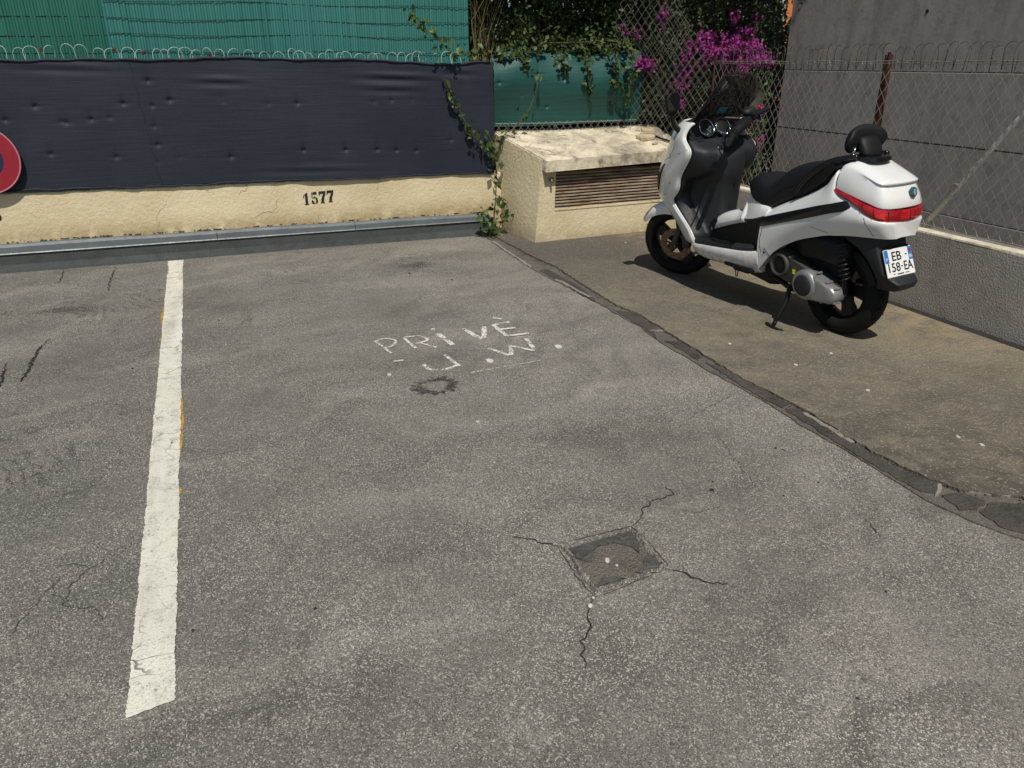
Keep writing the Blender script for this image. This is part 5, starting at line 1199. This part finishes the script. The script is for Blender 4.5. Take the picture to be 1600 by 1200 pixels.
# headlamp / indicator units wrapping the nose sides
def frow(z):
    zs = FF[:, 0][::-1]; return [z]+[float(np.interp(z, zs, FF[:, k][::-1])) for k in (1, 2, 3)]
for sgn in (1, -1):
    V = []; n = 9
    for i in range(n):
        u = i/(n-1); z = .865-.20*u; t0 = .40+.05*u; t1 = .43+.42*u if u < .75 else .43+.42*.75-.3*(u-.75)
        for k in range(6):
            p = fair(frow(z-(.02*k/5)), t0+(t1-t0)*k/5); nn = Vector((p.x-1.1, p.y*2.2, 0)).normalized()*.010; V.append((p.x+nn.x, sgn*(p.y+nn.y), p.z))
    m = MB(); m.add(V, [(6*i+k, 6*i+k+1, 6*i+k+7, 6*i+k+6) for i in range(n-1) for k in range(5)]); m.build('headlamp', M['gloss_black'], sc, smooth=True, solid=.006)
for sgn in (1, -1):
    for pts in ([(.985, .02), (.955, .16), (.915, .34), (.88, .46)], [(.66, .04), (.655, .2), (.65, .4), (.645, .6)], [(1.12, .30), (1.05, .27), (.98, .30), (.92, .36)]):
        L = [fair(frow(z), tt) for z, tt in pts]; m = MB(); m.tube([(p.x+.0055, sgn*(p.y+.0050), p.z) for p in L], .0016, 5); m.build('panel_gap', M['plastic'], sc)
# side badge
p = fair(frow(.745), .16); m = MB(); m.box((-.012, 0, -.004), (.012, .002, .004)); m.xf(lambda q: q+p+Vector((0, .004, 0))); m.build('side_badge', M['grey_plastic'], sc)

# inner leg shield (rider side)
INN = [  # z, edge x, edge w, inner x, pillar x
 (1.038, 1.160, .256, 1.150, 1.155), (1.02, 1.140, .262, 1.125, 1.13), (.99, 1.108, .266, 1.065, 1.06), (.965, 1.105, .266, 1.040, 1.0), (.92, 1.125, .264, 1.040, .985), (.86, 1.175, .256, 1.060, .985), (.82, 1.205, .250, 1.110, .99), (.79, 1.225, .246, 1.205, 1.0), (.74, 1.240, .240, 1.250, 1.015), (.66, 1.305, .228, 1.285, 1.03), (.60, 1.320, .220, 1.262, 1.04), (.54, 1.262, .216, 1.222, 1.05), (.48, 1.195, .216, 1.172, 1.06), (.395, 1.130, .216, 1.110, 1.06)]
IN = crv(INN, 2); rings = []
for z, xe, we, xi, xp in IN:
    L = [(xe+.004, we), (xe-.010, we-.012), (xi+.004, we-.045), (xi-.006, we-.085), (xi, .12), (xi+(xp-xi)*.35, .098), (xp+.012, .080), (xp, .055), (xp-.004, 0)]
    rings.append([(a, b, z) for a, b in L]+[(a, -b, z) for a, b in L[:-1][::-1]])
m = MB(); m.loft(rings, closed=False); m.build('leg_shield', M['grey_plastic'], sc, smooth=True, solid=.008)
m = MB(); m.lathe([(0, .004), (.010, .004), (.012, 0)], (.985-.012, .0, .80), (-1, 0, .05), (0, 1, 0), 16); m.build('lock_barrel', M['plastic'], sc)
for sgn in (1, -1):   # glove box seams
    m = MB(); m.tube([(1.036, sgn*.115, .950), (1.032, sgn*.17, .952), (1.044, sgn*.215, .950), (1.060, sgn*.225, .90)], .0022, 5); m.build('glovebox_seam', M['void'], sc)
for k in range(6):
    for sgn in (1, -1):
        m = MB(); y_ = .150+.010*k; m.box((1.135-.010, sgn*y_-.0025, 1.022), (1.135, sgn*y_+.0025, 1.036)); m.build('vent_slot', M['void'], sc)
# dashboard hood and gauges
rings = []
for k in range(15):
    v = -1+2*k/14; y = .215*v; hump = .028*(math.exp(-((abs(v)-.34)/.2)**2)); zc = 1.145+hump-.05*abs(v)**4; xr = 1.215-.03*abs(v); xfw = 1.42-.10*v*v
    rings.append([(xr-.02, y, zc-.16), (xr+.015, y, zc-.045), (xr+.030, y, zc-.010), (xr+.035, y, zc+.002), (xr+.085, y, zc+.006), (xfw, y, zc-.035), (xfw, y, zc-.16)])
m = MB(); m.loft(rings); m.build('dashboard', M['plastic'], sc, smooth=True, auto=60)
gn = Vector((-.90, 0, .44)).normalized()
for gy in (.070, -.070):
    c = Vector((1.218, gy, 1.096))
    m = MB(); m.lathe([(.050, -.06), (.058, -.02), (.062, .010), (.060, .016), (.055, .010), (.052, -.01)], c, gn, (0, 1, 0), 36); g = m.build('gauge_housing', M['plastic'], sc, smooth=True)
    m = MB(); m.lathe([(.0595, .012), (.0625, .018), (.0575, .020), (.0555, .014)], c, gn, (0, 1, 0), 36, closed=True); m.build('gauge_bezel', M['chrome'], g, smooth=True)
    m = MB(); m.lathe([(0, .002), (.055, .002), (.055, -.004)], c, gn, (0, 1, 0), 36); m.build('gauge_dial', M['gauge'], g)
    m = MB(); a_ = gn.cross(Vector((0, 1, 0))).normalized(); b_2 = Vector((0, 1, 0))
    for k in range(11):
        th = R(-40+k*26); dd = a_*math.sin(th)+b_2*math.cos(th); m.tube([c+gn*.0035+dd*.036, c+gn*.0035+dd*.045], .0012, 4)
    m.tube([c+gn*.004, c+gn*.004+(a_*.6+b_2*-.8)*.034], .0013, 4); m.build('dial_marks', M['emblem_pale'], g)
m = MB(); m.lathe([(0, .012), (.020, .012), (.022, 0)], (1.205, 0, 1.085), gn, (0, 1, 0), 20); m.build('centre_display', M['gauge'], sc)

# windscreen
nu, nv = 16, 18; V = []; F = []
for i in range(nu+1):
    u = i/nu; hwid = .205*math.sqrt(max(.0, 1-max(0, (u-.45)/.62)**2.4))*(1+.0*u)
    for j in range(nv+1):
        v = -1+2*j/nv; y = hwid*v; q = (y/.205)**2
        z = 1.125+.318*u-.012*u*q; x = 1.375-.345*u**.92-.155*q*(1-.25*u); V.append((x, y, z))
for i in range(nu):
    for j in range(nv): F.append((i*(nv+1)+j, i*(nv+1)+j+1, (i+1)*(nv+1)+j+1, (i+1)*(nv+1)+j))
m = MB(); m.add(V, F); scr = m.build('windscreen', M['screen'], sc, smooth=True, fix=False, solid=.004)
m = MB(); m.tube([V[i*(nv+1)] for i in range(nu+1)]+[V[nu*(nv+1)+j] for j in range(1, nv)]+[V[i*(nv+1)+nv] for i in range(nu, -1, -1)], .0022, 5); m.build('screen_edge', M['grey_plastic'], scr, smooth=True)
k0 = 4*(nv+1)+4; q = [Vector(V[i*(nv+1)+j]) for i, j in ((3, 4), (3, 6), (5, 6), (5, 4))]
m = MB(); m.add([tuple(p+Vector((-.006, 0, -.003))) for p in q], [(0, 1, 2, 3)]); m.build('screen_sticker', M['teal'], scr, fix=False, solid=.001)

# handlebar group (steered)
def sth(p): return stf(p)+Vector((-.075, 0, .0))
hb = MB(); HC = Vector((1.045, 0, 1.115))
bar = crv([(1.00, .335, 1.120), (1.02, .22, 1.130), (1.05, .10, 1.125), (1.055, 0, 1.11), (1.05, -.10, 1.125), (1.02, -.22, 1.130), (1.00, -.335, 1.120)], 6)
hb.tube([tuple(p) for p in bar], .011, 10); hb.xf(sth); hb.build('handlebar', M['plastic'], sc, smooth=True)
rings = []
for k in range(11):
    v = -1+2*k/10; y = .15*v; rr_ = .018+.022*(1-abs(v)**2.5); c = Vector((1.04, y, 1.12+.008*(1-v*v)))
    rings.append([tuple(sth(c+Vector((rr_*1.15*math.cos(a), 0, rr_*.9*math.sin(a))))) for a in np.linspace(0, 2*math.pi, 13)[:-1]])
m = MB(); m.loft(rings); m.build('handlebar_cover', M['plastic'], sc, smooth=True, sub=1)
for sgn in (1, -1):
    a = Vector((1.016, sgn*.215, 1.129)); b = Vector((.998, sgn*.345, 1.119))
    m = MB(); m.tube([a, a.lerp(b, .04), a.lerp(b, .5), a.lerp(b, .95), b], .0165, 12, rs=[.021, .017, .0165, .0175, .020]); m.tube([b, b+(b-a).normalized()*.022], .014, 12); m.xf(sth); m.build('grip', M['rubber'], sc, smooth=True)
    m = MB(); m.box((-.028, -.026, -.022), (.030, .026, .026)); m.xf(lambda p: sth(p+Vector((1.026, sgn*.178, 1.130)))); sw_ = m.build('switch_pod', M['plastic'], sc, bevel=.010)
    m = MB(); l = [Vector((1.045, sgn*.17, 1.138)), Vector((1.075, sgn*.20, 1.135)), Vector((1.062, sgn*.27, 1.120)), Vector((1.050, sgn*.375, 1.112))]
    m.tube([tuple(p) for p in crv([tuple(p) for p in l], 5)], .006, 8, rs=[.008-.003*i/15 for i in range(16)]); m.xf(sth); m.build('brake_lever', M['chrome'] if sgn > 0 else M['plastic'], sc, smooth=True)
# brake reservoir on the right bar, red kill switch
rings = []
for k in range(9):
    u = k/8; rr_ = .031*math.sin(math.pi*(.10+.80*u))**.6; c = Vector((1.055, -.12-.15*u, 1.165-.02*u))
    rings.append([tuple(sth(c+Vector((rr_*1.35*math.cos(a), 0, rr_*1.05*math.sin(a))))) for a in np.linspace(0, 2*math.pi, 13)[:-1]])
m = MB(); m.loft(rings); m.build('brake_reservoir', M['grey_plastic'], sc, smooth=True)
m = MB(); m.box((-.008, -.007, -.008), (.008, .007, .008)); m.xf(lambda p: sth(p+Vector((1.02, -.275, 1.158)))); m.build('kill_switch', M['red_lever'], sc, bevel=.003)
for k, (a, b, c) in enumerate([((1.02, .16, 1.12), (1.12, .12, 1.08), (1.14, .05, 1.0)), ((1.02, -.16, 1.13), (1.13, -.12, 1.10), (1.15, -.04, 1.0)), ((1.03, .13, 1.14), (1.10, .08, 1.14), (1.15, .03, 1.02))]):
    m = MB(); p_ = crv([tuple(sth(a)), tuple(sth(b)), tuple(sth(c))], 6); m.tube([tuple(q) for q in p_], .0045, 6); m.build('cable', M['rubber'], sc, smooth=True)
# mirrors
def mirror(c, base, sgn):
    c = Vector(c); m = MB(); n = Vector((-.96, sgn*-.20, -.10 if sgn > 0 else -.30)).normalized(); uu = Vector((0, 0, 1)); uu = (uu-n*uu.dot(n)).normalized(); ss = uu.cross(n)
    def ol(k, d): 
        pts = []
        for a in np.linspace(0, 2*math.pi, 25)[:-1]:
            r1 = .062*(1+.10*math.sin(a)); x = r1*math.cos(a)*(1.0+.12*math.sin(a)); y = .072*math.sin(a)*(1 if math.sin(a) > 0 else 1.12)
            pts.append(tuple(c+ss*x*k+uu*y*k+n*d))
        return pts
    m.loft([ol(.45, -.040), ol(.80, -.030), ol(.97, -.012), ol(1.0, .0), ol(.96, .004)]); h = m.build('mirror_housing', M['plastic'], sc, smooth=True)
    m2 = MB(); m2.add(ol(.92, .0048), [tuple(range(24))]); m2.build('mirror_glass', M['mirror_glass'], h, fix=False)
    b = Vector(base); e = c-uu*.07-n*.012
    m3 = MB(); p = crv([tuple(b), tuple(b.lerp(e, .35)+Vector((.01, sgn*.012, 0))), tuple(b.lerp(e, .75)+Vector((.004, sgn*.004, 0))), tuple(e)], 5); m3.tube([tuple(q) for q in p], .012, 10, rs=[.022-.012*i/(len(p)-1) for i in range(len(p))]); m3.build('mirror_stalk', M['plastic'], h, smooth=True)
mirror((1.185, .365, 1.275), (1.285, .225, 1.085), 1); mirror((1.205, -.355, 1.250), (1.285, -.225, 1.085), -1)

# footboard, skirts, tunnel ---------------------------------------------
for sgn in (1, -1):
    SK = [(1.155, .350, .368, .222), (1.105, .298, .374, .236), (.99, .284, .384, .246), (.88, .288, .394, .250), (.77, .292, .404, .250), (.66, .288, .414, .244), (.58, .284, .425, .234), (.52, .296, .44, .224)]
    rings = []
    for x, zb_, zt_, w_ in crv(SK, 3):
        rings.append([(x, sgn*(w_-.06), zt_-.006), (x, sgn*(w_-.008), zt_), (x, sgn*w_, zt_-.010), (x, sgn*(w_-.002), zt_-(zt_-zb_)*.45), (x, sgn*(w_-.018), zb_+(zt_-zb_)*.16), (x, sgn*(w_-.04), zb_), (x, sgn*(w_-.10), zb_+.004)])
    m = MB(); m.loft(rings); m.build('side_skirt', M['white'], sc, smooth=True, auto=50)
    # dark slot and step under the skirt
    m = MB(); m.loft([[(x, sgn*(.236+o), z0_), (x, sgn*(.236+o), z0_+.028), (x, sgn*.19, z0_+.03), (x, sgn*.19, z0_)] for x, z0_, o in ((.80, .293, .0), (.74, .293, .003), (.62, .290, .0), (.56, .290, -.004))]); m.build('stand_slot', M['plastic'], sc, bevel=.004)
    rings = []
    for x, zf, w0, w1 in ((1.30, .575, .05, .214), (1.22, .495, .06, .216), (1.13, .408, .07, .222), (1.08, .384, .08, .232), (.95, .388, .085, .240), (.80, .400, .09, .244), (.66, .414, .09, .238), (.58, .426, .09, .225)):
        rings.append([(x, sgn*w0, zf), (x, sgn*(w1-.012), zf), (x, sgn*w1, zf-.006), (x, sgn*w1, zf-.03), (x, sgn*w0, zf-.03)])
    m = MB(); m.loft(rings); fb = m.build('footboard', M['plastic'], sc, auto=40)
    for k in range(7):
        m = MB(); x = .70+.055*k; zf = float(np.interp(x, [.66, .8, .95, 1.08], [.414, .400, .388, .384])); m.box((x, min(sgn*.13, sgn*.215), zf-.002), (x+.018, max(sgn*.13, sgn*.215), zf+.005)); m.build('foot_rib', M['rubber'], fb, bevel=.002)
    m = MB(); m.loft([[(x, sgn*w_, z0_), (x, sgn*(w_+.010), z0_+.02), (x, sgn*(w_-.035), z0_+.04), (x, sgn*(w_-.05), z0_)] for x, z0_, w_ in ((.74, .406, .226), (.70, .409, .23), (.62, .418, .225), (.57, .426, .21))]); m.build('pillion_peg', M['grey_plastic'], sc, bevel=.004)
# recessed dark flank between strip and footboard
for sgn in (1, -1):
    m = MB(); rings = []
    for x, zt_, w_, wb in ((.505, .655, .192, .200), (.58, .62, .170, .185), (.70, .585, .140, .150), (.85, .54, .112, .122), (1.0, .49, .098, .108), (1.09, .45, .088, .10)):
        rings.append([(x, sgn*w_, zt_), (x, sgn*wb, .40), (x, sgn*(wb-.05), .39), (x, sgn*(w_-.05), zt_)])
    m.loft(rings); m.build('tunnel_flank', M['plastic'], sc, auto=40)
# white tunnel cover
TU = [(.735, .785, .085, .175, .575), (.715, .735, .105, .165, .575), (.735, .680, .112, .160, .570), (.80, .630, .112, .148, .552), (.90, .606, .106, .130, .520), (1.0, .572, .098, .114, .486), (1.07, .530, .090, .102, .460), (1.105, .490, .080, .092, .448)]
rings = []
for x, zt_, w1, w2, zb_ in crv(TU, 3):
    L = [(0, zt_+.006), (w1*.6, zt_+.003), (w1*.92, zt_-.010), (w1*1.06, zt_-.028), (w2*.98, zb_+.03), (w2, zb_)]
    rings.append([(x+.0*0, a, b) for a, b in L]+[(x, -a, b) for a, b in L[1:][::-1]])
m = MB(); m.loft(rings, cap=False, closed=False); m.build('tunnel_cover', M['white'], sc, smooth=True, solid=.006)
# white under-seat apron joining tunnel and tail fairing
rings = []
for x, zt_, w1, zb_, w2 in ((.74, .785, .075, .60, .150), (.69, .775, .110, .60, .165), (.62, .74, .140, .615, .178), (.56, .715, .155, .635, .188), (.495, .70, .165, .655, .198)):
    rings.append([(x, w1*.4, zt_+.004), (x, w1, zt_), (x, w1+(w2-w1)*.5+.006, (zt_+zb_)/2), (x, w2, zb_), (x, w2-.03, zb_-.01), (x, -w2+.03, zb_-.01), (x, -w2, zb_), (x, -(w1+(w2-w1)*.5+.006), (zt_+zb_)/2), (x, -w1, zt_), (x, -w1*.4, zt_+.004)])
m = MB(); m.loft(rings); m.build('under_seat_cover', M['white'], sc, smooth=True, auto=60)
m = MB(); m.loft([[(x, .088+o, z) for x, z in ((1.10, .50), (1.04, .545), (1.02, .52), (1.06, .452))] for o in (0, .022)]); m.build('tunnel_grille', M['rubber'], sc, bevel=.004)
# belly and engine block
rings = []
for x, zb_, zt_, w_ in ((1.12, .33, .40, .10), (1.0, .27, .40, .13), (.80, .245, .42, .15), (.62, .225, .44, .16), (.52, .205, .46, .15), (.44, .22, .50, .14)):
    rings.append([(x, w_*.7, zb_), (x, w_, zb_+.03), (x, w_, zt_), (x, -w_, zt_), (x, -w_, zb_+.03), (x, -w_*.7, zb_)])
m = MB(); m.loft(rings); m.build('belly_pan', M['plastic'], sc, bevel=.010)
m = MB(); m.box((-.02, -.10, .34), (.46, .085, .60)); m.build('engine_block', M['plastic'], sc, bevel=.03)
rings = []
for x, z0_, z1_, w_ in ((.30, .47, .57, .13), (.22, .44, .60, .158), (.10, .45, .61, .160), (-.02, .44, .60, .155), (-.07, .46, .57, .13)):
    rings.append([(x, .06, z0_), (x, w_, z0_+.02), (x, w_, z1_-.03), (x, w_-.03, z1_), (x, .06, z1_)])
m = MB(); m.loft(rings); m.build('air_box', M['plastic'], sc, smooth=True, bevel=.008)
# black hugger over the rear wheel
rings = []
for k in range(15):
    a = R(8+152*k/14); c, q_ = math.cos(a), math.sin(a)
    def P(r_, y): return (.030+c*r_, y, .286+q_*r_)
    rings.append([P(.235, .082), P(.278, .080), P(.292, .050), P(.294, 0), P(.292, -.05), P(.278, -.08), P(.235, -.082), P(.270, -.07), P(.282, 0), P(.270, .07)])
m = MB(); m.loft(rings); m.build('wheel_hugger', M['plastic'], sc, smooth=True, auto=50)
m = MB(); m.loft([[(x, .095, z0_), (x, .125, z0_), (x, .125, z1_), (x, .095, z1_)] for x, z0_, z1_ in ((.20, .30, .42), (.05, .25, .36), (-.02, .235, .30))]); m.build('swing_arm', M['plastic'], sc, bevel=.01)
# transmission case
def stadium(cx0, cz0, r0, cx1, cz1, r1, n=16):
    th = math.atan2(cz1-cz0, cx1-cx0); pts = []
    for k in range(n+1): a = th+math.pi/2+math.pi*k/n; pts.append((cx0+r0*math.cos(a), cz0+r0*math.sin(a)))
    for k in range(n+1): a = th-math.pi/2+math.pi*k/n; pts.append((cx1+r1*math.cos(a), cz1+r1*math.sin(a)))
    return pts
def extr(pts, levels):
    cx = sum(p[0] for p in pts)/len(pts); cz = sum(p[1] for p in pts)/len(pts)
    return [[(cx+(x-cx)*k, y, cz+(z-cz)*k) for x, z in pts] for y, k in levels]
m = MB(); m.loft(extr(stadium(.385, .380, .080, .03, .290, .068), [(.06, 1), (.158, 1), (.170, .975), (.176, .93)])); tr_ = m.build('transmission_case', M['grey_cast'], sc, auto=40)
m = MB(); m.lathe([(.073, .17), (.073, .186), (.066, .194), (.056, .194), (.052, .178), (0, .178)], (.375, 0, .380), (0, 1, 0), (1, 0, 0), 36); m.build('intake_cap', M['grey_cast'], tr_, smooth=True)
m = MB(); m.lathe([(.050, .180), (.040, .188), (.0, .190)], (.365, 0, .380), (0, 1, 0), (1, 0, 0), 24); m.build('intake_mesh', M['plastic'], tr_, smooth=True)
m = MB(); m.lathe([(.090, .165), (.091, .200), (.086, .214), (.073, .222), (.064, .222)], (.150, 0, .310), (0, 1, 0), (1, 0, 0), 40); m.loft(extr(stadium(.13, .307, .086, -.020, .290, .054), [(.13, 1), (.186, 1), (.204, .95), (.212, .84), (.213, .5)]))
m.build('clutch_cover', M['silver'], tr_, auto=40)
m = MB(); m.lathe([(.065, .218), (.061, .226), (.034, .230), (0, .231)], (.150, 0, .310), (0, 1, 0), (1, 0, 0), 36); m.build('cover_disc', M['grey_plastic'], tr_, smooth=True)
m = MB(); m.box((-.010, 0, -.014), (.010, .0016, .014)); m.xf(lambda p: p+Vector((.262, .1765, .360))); m.build('warning_sticker', M['yellow_tag'], tr_)
m = MB()
for x, z in ((-.06, .335), (-.06, .25), (.03, .232), (.0, .36), (.08, .395), (.30, .44), (.455, .375)): m.lathe([(.0065, .150), (.0065, .196 if x < .05 else .180), (0, .198 if x < .05 else .182)], (x, 0, z), (0, 1, 0), (1, 0, 0), 10)
m.build('case_bolt', M['silver'], tr_)
# rear shock
for sgn in (1, -1):
    m = MB(); a = Vector((-.075, sgn*.125, .30)); b = Vector((-.02, sgn*.125, .63)); m.tube([a, b], .014, 10); sh = m.build('shock_absorber', M['plastic'], sc, smooth=True)
    m = MB(); n = 84; e1 = Vector((0, 1, 0)); e2 = (b-a).normalized().cross(e1); m.tube([a.lerp(b, .25+.6*i/n)+(e1*math.cos(i*.55)+e2*math.sin(i*.55))*.028 for i in range(n+1)], .0055, 6); m.build('spring', M['rim'], sh, smooth=True)
# muffler on the far side
m = MB(); m.tube([(.42, -.13, .30), (.25, -.19, .26), (.12, -.21, .30), (-.12, -.20, .34), (-.16, -.20, .345)], .05, 16, rs=[.02, .022, .05, .055, .04]); m.build('muffler', M['grey_cast'], sc, smooth=True)
MB.shear = False
# stand: leg and looped foot
gz = -.016
m = MB(); p = [(.30, .150, .245), (.30, .175, .235), (.285, .205, .17), (.292, .245, .085), (.300, .262, .040)]
m.tube([tuple(q) for q in crv(p, 4)], .012, 8, rs=[.017-.006*i/16 for i in range(17)]); stn = m.build('stand_leg', M['plastic'], sc, smooth=True)
m = MB(); cx, cy = .285, .285; lp_ = [(cx+.072*math.cos(a), cy+.026*math.sin(a)+.012*math.cos(a)*-1, .0+.012+.010*math.sin(a)) for a in np.linspace(0, 2*math.pi, 22)]
m.tube(lp_, .0085, 8); m.tube([(.300, .262, .040), (.30, .272, .018)], .012, 8); m.build('stand_foot', M['plastic'], stn, smooth=True)
MB.shear = True
m = MB(); m.tube([(.50, .13, .25), (.42, .15, .28), (.30, .155, .245), (.22, .15, .235)], .018, 8); m.build('stand_pivot', M['plastic'], sc, smooth=True)
m = MB(); m.tube([(.715, .215, .32), (.70, .225, .255), (.695, .226, .232), (.685, .226, .236), (.682, .222, .27), (.69, .215, .32)], .0035, 6); m.build('hose_loop', M['rubber'], sc, smooth=True)
m = MB(); m.box((.62, .12, .26), (.76, .20, .315)); m.build('side_box', M['plastic'], sc, bevel=.012)
MB.shear = False
